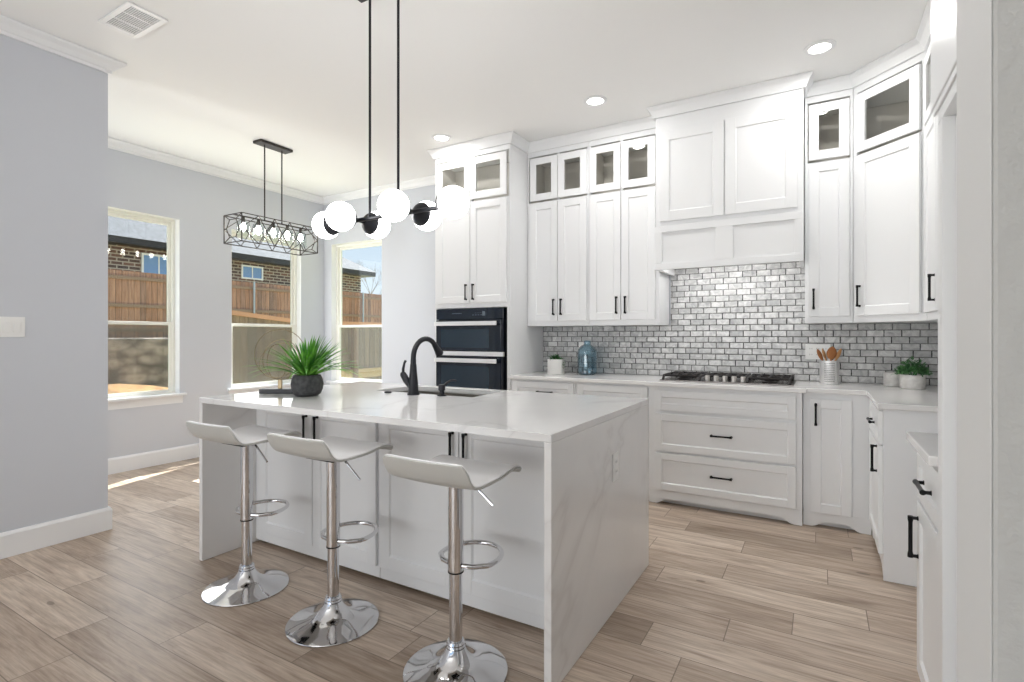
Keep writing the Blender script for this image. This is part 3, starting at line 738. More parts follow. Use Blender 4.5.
# faucet
t = thing('kitchen_faucet', 'tall black gooseneck faucet standing on the island by the sink', 'faucet', (-2.057, 2.365, ZT))
MB().lathe([(0.0, 0.0005), (0.036, 0.0005), (0.036, 0.008), (0.030, 0.018), (0.0275, 0.07), (0.021, 0.14), (0.018, 0.18), (0.0, 0.18)]).build('faucet_base', M['blackm'], t, smooth=True)
pts = [(0, 0, 0.16), (0, 0, 0.20)]
for i in range(13):
    a = PI - i*R(145)/12; pts.append((0, 0.114+0.114*math.cos(a), 0.214+0.114*math.sin(a)))
MB().tube(pts, [0.0165]*2+[0.0155]*13, 14).build('gooseneck_spout', M['blackm'], t, smooth=True)
p = Vector(pts[-1]); d = (Vector(pts[-1])-Vector(pts[-2])).normalized()
MB().tube([p-d*0.02, p+d*0.01, p+d*0.035, p+d*0.060, p+d*0.065], [0.017, 0.019, 0.022, 0.026, 0.022], 16).build('spray_head', M['blackm'], t, smooth=True)
MB().tube([(-0.015, 0, 0.045), (-0.045, -0.01, 0.085), (-0.066, -0.015, 0.12), (-0.072, -0.015, 0.13)], [0.018, 0.021, 0.019, 0.012], 12).tube([(-0.066, -0.014, 0.115), (-0.066, -0.014, 0.15), (-0.060, -0.01, 0.185), (-0.052, -0.008, 0.20)], [0.009, 0.0085, 0.007, 0.008], 10).build('lever_handle', M['blackm'], t, smooth=True)
# soap dispenser
t = thing('soap_dispenser', 'small black soap dispenser right of the faucet', 'soap dispenser', (-1.878, 2.405, ZT))
MB().lathe([(0.0, 0.0005), (0.026, 0.0005), (0.026, 0.006), (0.014, 0.012), (0.013, 0.028), (0.020, 0.034), (0.020, 0.062), (0.016, 0.066), (0.0, 0.066)]).build('pump', M['blackm'], t, smooth=True)
MB().tube([(0.0, 0.0, 0.052), (0.018, 0.02, 0.072), (0.030, 0.038, 0.086), (0.044, 0.055, 0.088), (0.056, 0.066, 0.083)], [0.008, 0.007, 0.0065, 0.006, 0.006], 10).build('nozzle', M['blackm'], t, smooth=True)
o = MB().lathe([(0, 0.0005), (0.022, 0.0005), (0.022, 0.007), (0.018, 0.010), (0, 0.010)]).build('sink_hole_cover', M['blackm'], smooth=True, loc=(-2.262, 2.37, ZT))
tag(o, 'small round black button flush on the island left of the faucet', 'sink hole cover')

# outlets
def outlet(label, loc, rotz, w=0.072, h=0.116, gangs=1, rocker=False, name='wall_outlet', cat='outlet'):
    t = thing(name, label, cat, loc, rotz)
    MB().box(-w/2*1.0, w/2, -0.006, -0.0005, -h/2, h/2).build('cover_plate', M['outlet'], t, 0.002)
    for g_ in range(gangs):
        cx = (g_-(gangs-1)/2)*0.046
        if rocker:
            MB().box(cx-0.016, cx+0.016, -0.0095, -0.0062, -0.033, 0.033).build('rocker_switch', M['outlet'], t, 0.0015)
        else:
            for z in (-0.022, 0.022):
                s_ = MB().box(cx-0.016, cx+0.016, -0.0075, -0.0062, z-0.015, z+0.015).build('socket', M['outlet'], t, 0.0012)
                MB().box(cx-0.008, cx-0.006, -0.0082, -0.0076, z-0.004, z+0.006).box(cx+0.006, cx+0.008, -0.0082, -0.0076, z-0.004, z+0.006).build('slots', M['slot'], s_)
    return t
outlet('white outlet on the island waterfall end', (IX1, 2.315, 0.662), R(90), h=0.125)
outlet('white outlet on the tile behind the blue bottle', (-1.915, YB-0.0105, 1.145), 0, w=0.118, gangs=2)
outlet('white outlet on the tile behind the utensil crock', (-0.012, YB-0.0105, 1.14), 0, w=0.165, gangs=3)
outlet('white three-rocker light switch on the grey partition wall', (XP, 1.123, 1.312), R(90), w=0.165, gangs=3, rocker=True, name='light_switch', cat='switch')

# ------------------------------------------------------------------ cooktop
t = thing('gas_cooktop', 'black gas cooktop with steel knobs set in the worktop', 'cooktop', (-0.61, 4.31, ZT))
MB().box(-0.457, 0.457, -0.235, 0.25, 0.0005, 0.010).build('cooktop_plate', M['enamel'], t, 0.003)
for gi, (gx0, gx1) in enumerate(((-0.445, -0.152), (-0.148, 0.148), (0.152, 0.445))):
    b = MB(); zf = 0.042; ya = -0.225 if gi != 1 else -0.14
    for x in (gx0+0.012, gx1-0.012): b.tube([(x, ya, 0.012), (x, ya+0.03, zf), (x, 0.20, zf), (x, 0.235, 0.012)], 0.010, 6)
    for y in (ya+0.035, 0.0, 0.19): b.tube([(gx0+0.012, y, zf), (gx1-0.012, y, zf)], 0.0095, 6)
    for k in range(3):
        x = gx0 + (gx1-gx0)*(k+1)/4; b.tube([(x, ya+0.035, zf+0.003), (x, 0.19, zf+0.003)], 0.0085, 6)
    b.build('grate', M['cast'], t)
for bx, by in ((-0.30, -0.11), (-0.30, 0.12), (0.0, 0.06), (0.30, -0.11), (0.30, 0.12)):
    MB().lathe([(0, 0.0105), (0.05, 0.0105), (0.05, 0.018), (0.036, 0.022), (0.036, 0.030), (0, 0.031)], (bx, by, 0), 20).build('burner', M['cast'], t)
for k in range(5):
    MB().lathe([(0, 0.0105), (0.021, 0.0105), (0.018, 0.018), (0.019, 0.045), (0.016, 0.05), (0, 0.05)], (-0.115+k*0.062, -0.185, 0), 20).build('knob', M['knob'], t, smooth=True)

# ------------------------------------------------------------------ bar stools
def make_stool(label, x, y, jz, lipz):
    t = thing('bar_stool', label, 'bar stool', (x, y, 0), 0, 'bar stools along the island')
    fo = R(12) if x < -2.2 else (R(6) if x < -1.5 else 0)
    prof = [(0.195, 0.0015), (0.197, 0.004), (0.195, 0.007), (0.185, 0.010), (0.15, 0.019), (0.11, 0.029), (0.08, 0.041), (0.058, 0.058), (0.044, 0.078), (0.037, 0.092), (0.0, 0.092)]
    MB().lathe([(0, 0.0015)] + prof, seg=64).build('base', M['chrome'], t, smooth=True)
    MB().lathe([(0, 0.0925), (0.034, 0.0925), (0.037, 0.097), (0.034, 0.103), (0.036, 0.108), (0.032, 0.116), (0, 0.116)]).build('base_collar', M['chrome'], t, smooth=True)
    MB().lathe([(0, 0.1165), (0.0245, 0.1165), (0.0245, jz), (0, jz)]).build('lower_pole', M['chrome'], t, smooth=True)
    top = 0.725
    MB().lathe([(0, jz+0.006), (0.029, jz+0.006), (0.029, top), (0, top)]).build('upper_pole', M['chrome'], t, smooth=True)
    MB().lathe([(0, jz+0.0003), (0.030, jz+0.0003), (0.030, jz+0.0055), (0, jz+0.0055)]).build('rubber_ring', M['black'], t, smooth=True)
    fz = jz+0.028                                            # footrest ring
    pts = []
    for i in range(33):
        a = R(-62) + R(304)*i/32
        pts.append((0.125*math.cos(a+R(0))*1.0, 0.085+0.135*math.sin(a), fz))
    pts = [( -0.03, 0.0, fz), (-0.07, 0.012, fz)]
    for i in range(25):
        a = R(200) - R(220)*i/24; pts.append((0.118*math.cos(a), 0.095+0.135*math.sin(a), fz))
    pts += [(0.07, 0.012, fz), (0.03, 0.0, fz)]
    MB().tube(pts, 0.0098, 10).build('footrest', M['chrome'], t, smooth=True, rotz=fo)
    MB().box(-0.085, 0.085, -0.08, 0.08, top+0.001, top+0.008).build('seat_plate', M['black'], t, 0.003)
    MB().tube([(0.02, 0.01, top-0.01), (0.07, 0.0, top-0.004), (0.09, 0.0, top-0.02), (0.17, -0.005, top-0.075)], 0.0048, 8).build('lift_lever', M['chrome'], t, smooth=True)
    # wavy seat: upholstered top sheet over a shell
    P = [(-0.196, lipz+0.006), (-0.184, lipz-0.020), (-0.168, lipz-0.050), (-0.148, lipz-0.072), (-0.118, lipz-0.083), (-0.05, lipz-0.084), (0.03, lipz-0.080), (0.09, lipz-0.070), (0.130, lipz-0.067), (0.155, lipz-0.070), (0.178, lipz-0.080), (0.192, lipz-0.096)]
    # smooth resample
    def cr(P, n=4):
        out = []
        for i in range(len(P)-1):
            p0 = P[max(i-1, 0)]; p1 = P[i]; p2 = P[i+1]; p3 = P[min(i+2, len(P)-1)]
            for k in range(n):
                u = k/n
                out.append(tuple(0.5*((2*p1[j])+(-p0[j]+p2[j])*u+(2*p0[j]-5*p1[j]+4*p2[j]-p3[j])*u*u+(-p0[j]+3*p1[j]-3*p2[j]+p3[j])*u**3) for j in (0, 1)))
        out.append(P[-1]); return out
    Q = cr(P)
    def sheet(name, m, off0, off1, hw, inset=0.0):
        bm = MB(); n = len(Q); cols = []; ns = 14
        for i in range(n):
            a = Vector(Q[max(i-1, 0)]); c = Vector(Q[min(i+1, n-1)]); d = (c-a).normalized(); nm = Vector((-d.y, d.x))
            s_ = i/(n-1); wv = hw*(1-0.10*max(0, (abs(s_-0.5)*2-0.75)/0.25)**2) - inset
            row = []
            for j in range(ns+1):
                u = -1+2*j/ns; crv = 0.006*(1-u*u)         # slight dish
                edge = 1.0 if abs(u) < 1 else 0.6
                for k, of in ((0, off0), (1, off1*edge if off1 > off0 else off1)):
                    q = Vector(Q[i]) + nm*(of - crv); row.append(bm.bm.verts.new((u*wv, q.x, q.y)))
            cols.append(row)
        for i in range(n-1):
            A, B = cols[i], cols[i+1]
            for j in range(ns):
                bm.bm.faces.new((A[2*j], B[2*j], B[2*j+2], A[2*j+2])); bm.bm.faces.new((A[2*j+1], A[2*j+3], B[2*j+3], B[2*j+1]))
            bm.bm.faces.new((A[0], A[1], B[1], B[0])); bm.bm.faces.new((A[2*ns], B[2*ns], B[2*ns+1], A[2*ns+1]))
        for A in (cols[0], cols[-1]):
            for j in range(ns): bm.bm.faces.new((A[2*j], A[2*j+2], A[2*j+3], A[2*j+1]))
        return bm.build(name, m, t, 0.0015, smooth=False)
    s1 = sheet('seat_shell', M['seatback'], -0.0085, -0.001, 0.187)
    s2 = sheet('seat_cushion', M['seat'], -0.0005, 0.0065, 0.187, 0.003)
    for s_ in (s1, s2): s_.data.polygons.foreach_set('use_smooth', [True]*len(s_.data.polygons))
    return t
make_stool('white wave-seat chrome bar stool, leftmost, at the island far end', -2.48, 1.60, 0.337, 0.842)
make_stool('white wave-seat chrome bar stool, the middle one of three', -1.852, 1.60, 0.331, 0.842)
make_stool('white wave-seat chrome bar stool, rightmost and nearest the viewer', -1.183, 1.60, 0.372, 0.828)

# ------------------------------------------------------------------ globe chandelier over the island
t = thing('globe_chandelier', 'black linear chandelier with six glowing white globes above the island', 'chandelier', (-1.872, 1.935, 1.857))
MB().tube([(-0.34, 0, 0), (0.36, 0, 0)], 0.011, 12).build('crossbar', M['blackm'], t, smooth=True)
MB().box(-0.22, 0.24, -0.06, 0.06, CZ-1.857-0.030, CZ-1.857-0.0015).build('canopy', M['blackm'], t, 0.004)
for x in (-0.098, 0.093):
    MB().tube([(x, 0, 0.005), (x, 0, CZ-1.857-0.031)], 0.0065, 12).build('downrod', M['blackm'], t, smooth=True)
    MB().sphere((x, 0, 0.006), 0.014, 16, 8).build('rod_joint', M['blackm'], t, smooth=True)
gl = [(-0.422, 0.0, (-1, 0)), (-0.192, -0.105, (0, -1)), (-0.186, 0.135, (0, 1)), (0.189, -0.135, (0, -1)), (0.186, 0.105, (0, 1)), (0.460, -0.045, (1, 0))]
for x, y, (dx, dy) in gl:
    g_ = MB().sphere((x, y, 0), 0.0725, 40, 20).build('globe', M['globe'], t, smooth=True)
    c = Vector((x, y, 0)); d = Vector((dx, dy, 0))
    rot = d.to_track_quat('Z', 'Y').to_matrix().to_4x4()
    T = Matrix.Translation(c) @ rot
    # cup cap hugging the globe on the bar side
    MB().lathe([(0.0, -0.090), (0.013, -0.090), (0.020, -0.084), (0.036, -0.074), (0.050, -0.060), (0.059, -0.044), (0.0575, -0.0435), (0.0485, -0.0555), (0.034, -0.066), (0.018, -0.0715), (0.0, -0.074)], seg=28, M4=T).build('globe_cap', M['blackm'], t, smooth=True)
    a = (c - d*0.085); e_ = Vector((x if dx == 0 else (-0.34 if dx < 0 else 0.36), 0, 0)) if dx == 0 else Vector((-0.33 if dx < 0 else 0.35, 0, 0))
    if (a-e_).length > 0.01: MB().tube([a, e_], 0.0085, 10).build('arm', M['blackm'], t, smooth=True)

# ------------------------------------------------------------------ dining chandelier (geometric cage)
cx, cy = -4.425, 3.12
t = thing('cage_chandelier', 'rectangular dark metal cage chandelier with lattice sides near the windows', 'chandelier', (cx, cy, 2.08))
hw, hl, H = 0.13, 0.395, 0.245
fr = MB(); wv = 0.008
cor = [(-hw, -hl), (hw, -hl), (hw, hl), (-hw, hl)]
for z in (0, H):
    for i in range(4): fr.bar((*cor[i], z), (*cor[(i+1) % 4], z), wv)
for c in cor: fr.bar((*c, 0), (*c, H), wv)
fr.build('cage_frame', M['bronze'], t)
for s_ in (-1, 1):
    b = MB(); n = 5; x = s_*hw
    ys = [-hl + 2*hl*(k+0.5)/n for k in range(n)]
    nod = [-hl] + [-hl+2*hl*k/n for k in range(1, n)] + [hl]
    for k in range(n):
        a, c = nod[k], nod[k+1]
        if k > 0: b.bar((x, a, H), (x, c if k < n-1 else c, 0 if k < n-1 else H/2), 0.006); b.bar((x, a, 0), (x, c, H if k < n-1 else H/2), 0.006)
        else: b.bar((x, a, H/2), (x, c, 0), 0.006); b.bar((x, a, H/2), (x, c, H), 0.006)
    b.build('lattice_side', M['bronze'], t)
    b = MB(); y = s_*hl                                      # end faces: hexagon held from the corners
    hx = [(-hw*0.35, H*0.82), (hw*0.35, H*0.82), (hw*0.72, H/2), (hw*0.35, H*0.18), (-hw*0.35, H*0.18), (-hw*0.72, H/2)]
    for i in range(6): b.bar((hx[i][0], y, hx[i][1]), (hx[(i+1) % 6][0], y, hx[(i+1) % 6][1]), 0.006)
    for (px, pz), k in (((-hw, H), 0), ((hw, H), 1), ((hw, 0), 3), ((-hw, 0), 4)): b.bar((px, y, pz), (hx[k][0], y, hx[k][1]), 0.006)
    b.bar((-hw, y, H/2), (hx[5][0], y, H/2), 0.006); b.bar((hw, y, H/2), (hx[2][0], y, H/2), 0.006)
    b.build('lattice_end', M['bronze'], t)
b = MB().bar((0, -hl, H), (0, hl, H), 0.012); b.build('lamp_rail', M['bronze'], t)
for k in range(5):
    y = -0.30+0.15*k
    s_ = MB().lathe([(0, H-0.006), (0.014, H-0.006), (0.016, H-0.03), (0.014, H-0.055), (0, H-0.055)], (0, y, 0), 16).build('lamp_socket', M['bronze'], t, smooth=True)
    MB().lathe([(0, H-0.056), (0.012, H-0.058), (0.022, H-0.085), (0.024, H-0.10), (0.014, H-0.125), (0, H-0.135)], (0, y, 0), 16).build('bulb', M['bulb'], s_, smooth=True)
    MB().lathe([(0.020, H-0.020), (0.052, H-0.055), (0.058, H-0.19), (0.0565, H-0.19), (0.0505, H-0.056), (0.020, H-0.022)], (0, y, 0), 20).build('glass_shade', M['clear'], s_, smooth=True)
zc = CZ-2.08
for y in (-0.09, 0.09):
    MB().tube([(0, y, H+0.004), (0, y, zc-0.026)], 0.006, 10).build('downrod', M['bronze'], t, smooth=True)
MB().box(-0.058, 0.058, -0.17, 0.17, zc-0.025, zc-0.0015).build('canopy', M['bronze'], t, 0.003)

# ------------------------------------------------------------------ ceiling lights and vent
def downlight(label, x, y, power):
    t = thing('recessed_light', label, 'recessed light', (x, y, CZ), 0, 'recessed ceiling lights')
    MB().lathe([(0.062, -0.0015), (0.088, -0.0015), (0.088, -0.006), (0.062, -0.010), (0.060, -0.004)], seg=40).build('trim_ring', M['trim'], t, smooth=True)
    MB().lathe([(0, -0.0045), (0.0595, -0.0045), (0.0595, -0.0015), (0, -0.0015)], seg=32).build('lens', M['lens'], t)
    d = bpy.data.lights.new('downlight', 'AREA'); d.shape = 'DISK'; d.size = 0.12; d.energy = power; d.color = (1, 0.985, 0.965)
    o = bpy.data.objects.new('downlight', d); C.objects.link(o); o.parent = t; o.location = (0, 0, -0.014)
    return t
downlight('bright round recessed light nearest the corner cabinet', 0.0, 3.77, 4)
downlight('round recessed light in front of the range wall cabinets', -1.47, 3.76, 4)
downlight('round recessed light in front of the oven cabinet', -2.94, 3.76, 4)

t = thing('ceiling_vent', 'white slatted air register in the ceiling near the partition wall', 'vent', (-3.355, 1.48, CZ))
b = MB(); w, h = 0.175, 0.10
b.box(-w, w, -h, -h+0.028, -0.010, -0.0015).box(-w, w, h-0.028, h, -0.010, -0.0015).box(-w, -w+0.03, -h+0.028, h-0.028, -0.010, -0.0015).box(w-0.03, w, -h+0.028, h-0.028, -0.010, -0.0015)
b.box(-0.054, -0.048, -h+0.028, h-0.028, -0.010, -0.003).box(0.048, 0.054, -h+0.028, h-0.028, -0.010, -0.003)
b.build('register_frame', M['trim'], t, 0.002)
MB().box(-w+0.03, w-0.03, -h+0.028, h-0.028, -0.0028, -0.0015).build('duct_shade', M['ventdark'], t)  # flat grey sheet painted as the shade inside the duct
b = MB()
for k in range(13):
    y = -h+0.034+k*0.0108
    for xa, xb in ((-w+0.031, -0.0545), (-0.0475, 0.0475), (0.0545, w-0.031)): b.box(xa, xb, y, y+0.0045, -0.0085, -0.003)
b.build('louvres', M['trim'], t)

# ------------------------------------------------------------------ things on the worktops
random.seed(4)
def blade(b, base, az, length, lift, droop, width, n=8):
    d = Vector((math.cos(az), math.sin(az), 0)); side = Vector((-math.sin(az), math.cos(az), 0)); prev = None
    p = Vector(base); el = lift; st = length/n
    for i in range(n+1):
        u = i/n; w = width*(0.55+1.2*u)*(1-u)**0.75 if u < 1 else 0.0003
        w = max(w, 0.0004)
        up = Vector((0, 0, 1))*math.cos(el) - d*math.sin(el)
        L_ = b.bm.verts.new(p - side*w + up*w*0.35); Mi = b.bm.verts.new(p); R_ = b.bm.verts.new(p + side*w + up*w*0.35)
        if prev:
            b.bm.faces.new((prev[0], prev[1], Mi, L_)); b.bm.faces.new((prev[1], prev[2], R_, Mi))
        prev = (L_, Mi, R_)
        p = p + (d*math.cos(el) + Vector((0, 0, 1))*math.sin(el))*st; el -= droop/n
def leafy(b, c, n, rad, hgt, size):
    for _ in range(n):
        a = random.uniform(0, 2*PI); r = rad*math.sqrt(random.random()); z = hgt*(1-(r/rad)**2*0.7)*random.uniform(0.25, 1)
        blade(b, (c[0]+r*math.cos(a), c[1]+r*math.sin(a), c[2]+z), random.uniform(0, 2*PI), size*random.uniform(0.7, 1.2), random.uniform(0.0, 1.1), random.uniform(0.2, 1.2), size*0.22, 4)

t = thing('potted_plant', 'spiky green grass plant in a charcoal stone pot on the island', 'potted plant', (-2.556, 2.02, ZT))
MB().lathe([(0, 0.0005), (0.058, 0.0005), (0.074, 0.012), (0.086, 0.04), (0.089, 0.07), (0.084, 0.10), (0.074, 0.120), (0.062, 0.122), (0.066, 0.104), (0, 0.104)], seg=36).build('pot', M['pot'], t, smooth=True)
MB().lathe([(0, 0.1045), (0.064, 0.1045), (0.05, 0.113), (0, 0.116)], seg=24).build('soil', M['soil'], t)
b = MB()
for i in range(150):
    az = random.uniform(0, 2*PI); k = random.random(); el = R(88-60*k)
    dr = random.uniform(0.6, 1.2)*(0.3+0.75*k)
    toward = math.cos(az-R(30))                       # keeps the leaves clear of the sculpture beside it
    ln = random.uniform(0.18, 0.25)+0.09*k
    if math.cos(az-R(180)) > 0.75: ln *= 0.85
    blade(b, (0.030*math.cos(az), 0.030*math.sin(az), 0.108), az, ln, el, dr, random.uniform(0.008, 0.0125), 9)
b.build('leaves', M['leaf'], t, smooth=False)

t = thing('ring_sculpture', 'brass rings sculpture on a black bar base at the island left end', 'sculpture', (-2.80, 2.02, ZT), R(30))
MB().box(-0.115, 0.125, -0.03, 0.03, 0.0005, 0.028).build('sculpture_base', M['blackm'], t, 0.002)
MB().box(-0.012, 0.012, -0.006, 0.006, 0.0285, 0.085).build('stem', M['brass'], t, 0.002)
def ring(name, c, r, tilt, yaw, th=0.0021, ell=1.0):
    T = Matrix.Translation(Vector(c)) @ Matrix.Rotation(yaw, 4, 'Z') @ Matrix.Rotation(tilt, 4, 'X')
    MB().tube([T @ Vector((r*math.cos(2*PI*k/48)*ell, r*math.sin(2*PI*k/48), 0)) for k in range(48)], th, 8, closed=True).build(name, M['brass'], t, smooth=True)
ring('ring', (0.0, 0, 0.235), 0.150, R(90), R(4)); ring('ring', (0.01, 0, 0.205), 0.118, R(90), R(55)); ring('ring', (-0.02, 0, 0.19), 0.105, R(90), R(-35)); ring('ring', (-0.005, 0, 0.20), 0.115, R(62), R(0))

t = thing('potted_succulent', 'small succulent in a white pot beside the blue bottle', 'potted plant', (-2.073, 4.33, ZT))
MB().lathe([(0, 0.0005), (0.074, 0.0005), (0.077, 0.005), (0.077, 0.135), (0.070, 0.135), (0.068, 0.118), (0, 0.118)], seg=32).build('pot', M['potw'], t, smooth=True)
MB().lathe([(0, 0.1185), (0.067, 0.1185), (0.04, 0.124), (0, 0.126)], seg=20).build('soil', M['soil'], t)
b = MB(); leafy(b, (0, 0, 0.115), 46, 0.055, 0.05, 0.05)
for k in range(9): blade(b, (-0.02, 0, 0.12), k*0.7, 0.06, 1.2, 0.5, 0.009, 5)
for k in range(26):
    a = random.uniform(-0.35, 0.2); z = 0.135-0.085*random.random()
    blade(b, (0.078*math.cos(a), 0.078*math.sin(a), z), a+random.uniform(-1, 1), 0.022, 0.2, 1.2, 0.005, 3)
b.build('leaves', M['leaf2'], t)

o = MB().lathe([(0, 0.0006), (0.080, 0.0006), (0.090, 0.010), (0.091, 0.03), (0.091, 0.19), (0.086, 0.222), (0.066, 0.250), (0.040, 0.264), (0.032, 0.272), (0.031, 0.292), (0.035, 0.296), (0.034, 0.304), (0.029, 0.304), (0.027, 0.272), (0.036, 0.262), (0.062, 0.245), (0.081, 0.219), (0.086, 0.188), (0.086, 0.014), (0.078, 0.006), (0, 0.006)], seg=40).build('glass_bottle', M['blueglass'], smooth=True, loc=(-1.800, 4.41, ZT))
tag(o, 'squat blue glass bottle on the worktop left of the cooktop', 'bottle')

def potty(label, x, y, r, h, mat_, plant):
    t = thing('herb_pot' if plant else 'ceramic_pot', label, 'potted plant' if plant else 'pot', (x, y, ZT))
    MB().lathe([(0, 0.0006), (r*0.94, 0.0006), (r, 0.006), (r, h), (r-0.006, h), (r-0.008, h-0.012), (0, h-0.012)], seg=36).build('pot', mat_, t, smooth=True)
    if plant:
        MB().lathe([(0, h-0.0115), (r-0.009, h-0.0115), (0, h-0.006)], seg=20).build('soil', M['soil'], t)
        b = MB(); leafy(b, (0, 0, h-0.015), 520, r*1.3, 0.115, 0.034)
        for k in range(10): 
            a = k*0.63; b.tube([(0.01*math.cos(a), 0.01*math.sin(a), h-0.01), (0.06*math.cos(a), 0.06*math.sin(a), h+0.05)], 0.0012, 5)
        b.build('leaves', M['leaf3'], t)
    return t
potty('white ceramic pot holding a bushy green herb near the right corner', 0.525, 4.30, 0.068, 0.092, M['potw2'], True)
potty('low white ceramic pot behind the herb pot, left of it', 0.443, 4.46, 0.060, 0.092, M['potw2'], False)

t = thing('utensil_crock', 'perforated steel utensil crock right of the cooktop', 'utensil holder', (0.060, 4.42, ZT))
MB().lathe([(0, 0.0006), (0.058, 0.0006), (0.060, 0.004), (0.060, 0.168), (0.057, 0.168), (0.057, 0.006), (0, 0.006)], seg=48).build('crock_body', M['steel'], t, smooth=True)
b = MB()
for i in range(9):
    for j in range(11):
        a = R(-118)+R(56)*i/8 + 0; z = 0.022+j*0.0128
        nrm = Vector((math.cos(a), math.sin(a), 0)); c = nrm*0.0603+Vector((0, 0, z)); s_ = nrm.cross(Vector((0, 0, 1)))
        vs_ = [b.bm.verts.new(c+(s_*math.cos(q*PI/3)+Vector((0, 0, 1))*math.sin(q*PI/3))*0.0028+nrm*0.0003) for q in range(6)]
        b.bm.faces.new(vs_)
o_ = b.build('perforations', M['slot'], t); o_.modifiers.new('thick', 'SOLIDIFY').thickness = 0.0004
def spoon(label, kind, dx, dy, lean, az, L, m, headw, headl):
    """stands in the crock: foot at (dx,dy), leaning towards az"""
    d = Vector((math.cos(az)*math.sin(lean), math.sin(az)*math.sin(lean), math.cos(lean)))
    foot = Vector((0.060+dx, 4.42+dy, ZT+0.010)); top = foot + d*L
    b = MB().tube([foot, foot+d*(L*0.5), top], [0.005, 0.0052, 0.0062], 10)
    sd = Vector((math.cos(R(30.4)), math.sin(R(30.4)), 0)); sd = (sd-d*sd.dot(d)).normalized(); nm = d.cross(sd)
    n = 10; prev = None; ringn = 12
    for i in range(n+1):
        u = i/n; w = headw*math.sin(PI*min(max(u*0.92+0.08, 0.0), 1.0))**0.6 + 0.0005; th = 0.0045*math.sin(PI*(u*0.9+0.05))+0.001
        c = top + d*(u*headl-0.004)
        rg = [b.bm.verts.new(c + sd*w*math.cos(2*PI*k/ringn) + nm*th*math.sin(2*PI*k/ringn)) for k in range(ringn)]
        if prev:
            for k in range(ringn): b.bm.faces.new((prev[k], prev[(k+1) % ringn], rg[(k+1) % ringn], rg[k]))
        else: b.bm.faces.new(rg[::-1])
        prev = rg
    b.bm.faces.new(prev)
    return tag(b.build(kind, m, smooth=True), label, 'utensil', 'utensils in the crock')
spoon('wooden spatula leaning left out of the steel crock', 'wooden_spatula', 0.022, -0.006, R(22), R(182), 0.180, M['wood'], 0.016, 0.085)
spoon('slim wooden stirrer second from left in the steel crock', 'wooden_stirrer', 0.022, 0.026, R(15), R(178), 0.178, M['wood2'], 0.011, 0.080)
spoon('broad round wooden spoon in the middle of the crock', 'wooden_spoon', -0.008, -0.030, R(6), R(0), 0.175, M['wood'], 0.036, 0.092)
spoon('grey metal spoon upright behind the wooden ones in the crock', 'metal_spoon', -0.010, 0.042, R(2), R(180), 0.170, M['steel'], 0.012, 0.060)
spoon('pale wooden fork leaning right out of the steel crock', 'wooden_fork', -0.026, 0.012, R(22), R(-2), 0.182, M['wood2'], 0.015, 0.088)

# ------------------------------------------------------------------ outdoors
struct(MB().box(-60, 30, 4.9, 60, -0.42, -0.30).box(-60, -5.8, -30, 4.9, -0.42, -0.30).build('ground', M['grass']), 'yard lawn outside the windows')
o = MB(); random.seed(9)
n = 26; pts = {}
for i in range(n+1):
    for j in range(7):
        x = -11.6+j*0.55; y = -1.5+i*0.27
        z = -0.25+0.72*math.exp(-((x+10.2)/1.4)**2)*(0.75+0.25*math.sin(y*1.7+0.6))*(1 if 0 < i < n else 0)
        if j in (0, 6): z = -0.27
        pts[i, j] = o.bm.verts.new((x, y, z))
for i in range(n):
    for j in range(6): o.bm.faces.new((pts[i, j], pts[i+1, j], pts[i+1, j+1], pts[i, j+1]))
lo = o.bm; 
rim = [pts[i, 0] for i in range(n+1)] + [pts[n, j] for j in range(1, 7)] + [pts[i, 6] for i in range(n-1, -1, -1)] + [pts[0, j] for j in range(5, 0, -1)]
dn = [lo.verts.new((v.co.x, v.co.y, -0.298)) for v in rim]
for k in range(len(rim)): lo.faces.new((rim[k], rim[(k+1) % len(rim)], dn[(k+1) % len(rim)], dn[k]))
lo.faces.new(dn)
tag(o.build('soil_mound', M['mulch'], smooth=True), 'golden sandy soil heap against the stone wall outside', 'soil mound', kind='stuff')
tag(MB().box(-12.6, -12.0, -6, 16, -0.299, 1.22).build('retaining_wall', M['stone'], bevel=0.03), 'low stacked stone retaining wall beyond the first window', 'wall')
struct(MB().box(-60, -12.65, -20, 40, -0.299, 1.15).build('ground_terrace', M['grass']), 'raised ground behind the stone retaining wall')

def fence(name, label, x, ys, z0, z1, m, post=None, rails=(0.15, 0.5, 0.9), axis='y', side=1):
    t = thing(name, label, 'fence', (0, 0, 0))
    a, c = ys
    if axis == 'y': MB().box(x-0.02, x, a, c, z0, z1).build('board_panel', m, t)
    else: MB().box(a, c, x, x+0.02, z0, z1).build('board_panel', m, t)
    for r_ in rails:
        z = z0+(z1-z0)*r_
        if axis == 'y': MB().box(x+0.001, x+0.04, a, c, z-0.045, z+0.045).build('rail', M['fencerail'], t)
        else: MB().box(a, c, x-0.04, x-0.001, z-0.045, z+0.045).build('rail', M['fencerail'], t)
    y = a+0.4
    while y < c and post:
        if axis == 'y': MB().tube([(x+0.075, y, z0), (x+0.075, y, z1+0.02)], 0.032, 10).build('post', M['galv'], t)
        else: MB().tube([(y, x-0.075, z0), (y, x-0.075, z1+0.02)], 0.032, 10).build('post', M['galv'], t)
        y += post
    return t
M['fencerail'] = mat('fence_rail_wood', (150, 122, 104), 0.85)
fence('wood_fence', 'reddish cedar fence on the terrace in front of the brick house', -15.5, (-4, 16.5), 1.151, 2.95, M['fence'], 2.3)
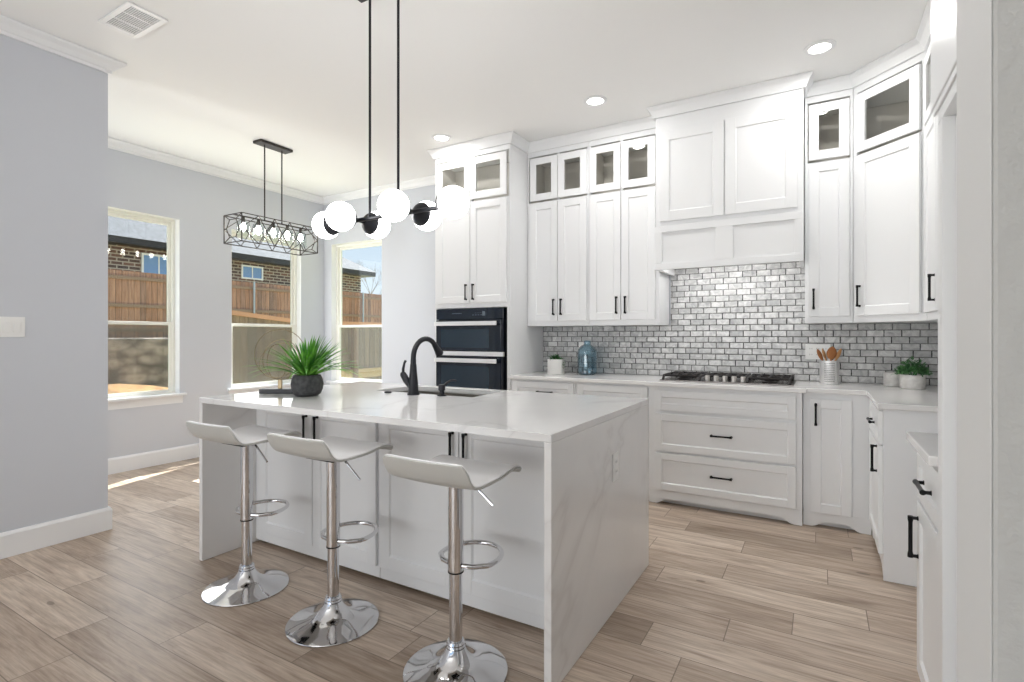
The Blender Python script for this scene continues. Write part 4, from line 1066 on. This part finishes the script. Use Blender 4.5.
# nearer weathered fence with a sloping top, behind windows 2 and 3
t = thing('yard_fence', 'nearer weathered board fence low in the second and third windows', 'fence')
T = Matrix(((0, 0, 1, 0), (1, 0, 0, 0), (0, 1, 0, 0), (0, 0, 0, 1)))       # (x,y,z)->(z,x,y)
MB().prism([(4.72, -0.299), (12.0, -0.299), (12.0, 1.50), (6.2, 1.50), (4.72, 1.64)], -8.02, -8.0, T).build('board_panel', M['fence2'], t)
MB().bar((-7.99, 4.72, 1.645), (-7.99, 6.2, 1.505), 0.07).bar((-7.99, 6.2, 1.505), (-7.99, 12.0, 1.505), 0.07).build('cap_rail', mat('cedar_cap', (190, 140, 108), 0.8), t)
MB().box(-7.995, -7.955, 6.8, 12.0, 0.42, 0.60).build('rail', mat('pale_rail', (208, 174, 124), 0.8), t)
MB().box(-7.998, -7.90, 7.35, 7.45, -0.298, 1.44).build('post', M['fencerail'], t)

def house(label, x1, y0, y1, zb, ze, eave, m_roof, wins, gable_run=5.0, rise=3.2):
    """wall face at x = x1 facing +X, hip roof sloping away"""
    t = thing('brick_house', label, 'house', (x1, y0, zb))
    L = y1-y0; H = ze-zb; D = 9.0
    MB().box(-D, 0, 0, L, 0, H).build('brick_wall', M['brick'], t)
    ov = eave
    MB().box(-D-ov, ov, -ov, L+ov, H+0.0005, H+0.20).build('fascia', M['fascia'], t)
    b = MB(); z = H+0.2005
    q = [b.bm.verts.new(p) for p in ((ov+0.03, -ov-0.03, z), (ov+0.03, L+ov+0.03, z), (-D-ov-0.03, L+ov+0.03, z), (-D-ov-0.03, -ov-0.03, z))]
    cx_ = -D/2; r1 = b.bm.verts.new((cx_, gable_run, z+rise)); r2 = b.bm.verts.new((cx_, max(L-gable_run, gable_run+0.1), z+rise))
    b.bm.faces.new((q[0], q[1], r2, r1)); b.bm.faces.new((q[1], q[2], r2)); b.bm.faces.new((q[2], q[3], r1, r2)); b.bm.faces.new((q[3], q[0], r1)); b.bm.faces.new(q)
    b.build('roof', m_roof, t)
    for wy, wz, ww, wh in wins:
        f_ = MB().box(0.0005, 0.05, wy-0.06, wy, wz-0.06, wz+wh+0.06).box(0.0005, 0.05, wy+ww, wy+ww+0.06, wz-0.06, wz+wh+0.06).box(0.0005, 0.05, wy, wy+ww, wz-0.06, wz).box(0.0005, 0.05, wy, wy+ww, wz+wh, wz+wh+0.06).box(0.0005, 0.04, wy+ww/2-0.02, wy+ww/2+0.02, wz, wz+wh).build('window', M['trim'], t)
        MB().box(0.0005, 0.02, wy, wy+ww, wz, wz+wh).build('pane', M['housewin'], f_)
    return t
house('brick neighbour house with grey shingle roof beyond the cedar fence', -19.5, 1.0, 18.55, 1.151, 4.20, 0.5, M['roof'],
      [(7.9, 2.2, 0.95, 0.62), (11.4, 2.42, 0.8, 0.42)], 5.5, 3.4)

# branchy bare tree against the sky
t = thing('bare_tree', 'thin leafless tree against the sky in the third window', 'tree', (-22.6, 22.5, 1.151))
random.seed(3)
def branch(b, p, d, L, r, depth):
    q = p + d*L; b.tube([p, q], [r, r*0.65], 6)
    if depth == 0: return
    for _ in range(3):
        nd = (d + Vector((random.uniform(-1, 1), random.uniform(-1, 1), random.uniform(-0.2, 0.8)))*0.65).normalized()
        branch(b, q, nd, L*random.uniform(0.6, 0.8), r*0.55, depth-1)
b = MB(); branch(b, Vector((0, 0, 0)), Vector((0, 0, 1)), 1.5, 0.05, 5); b.build('trunk_and_branches', mat('bare_bark', (150, 140, 130), 0.9), t)
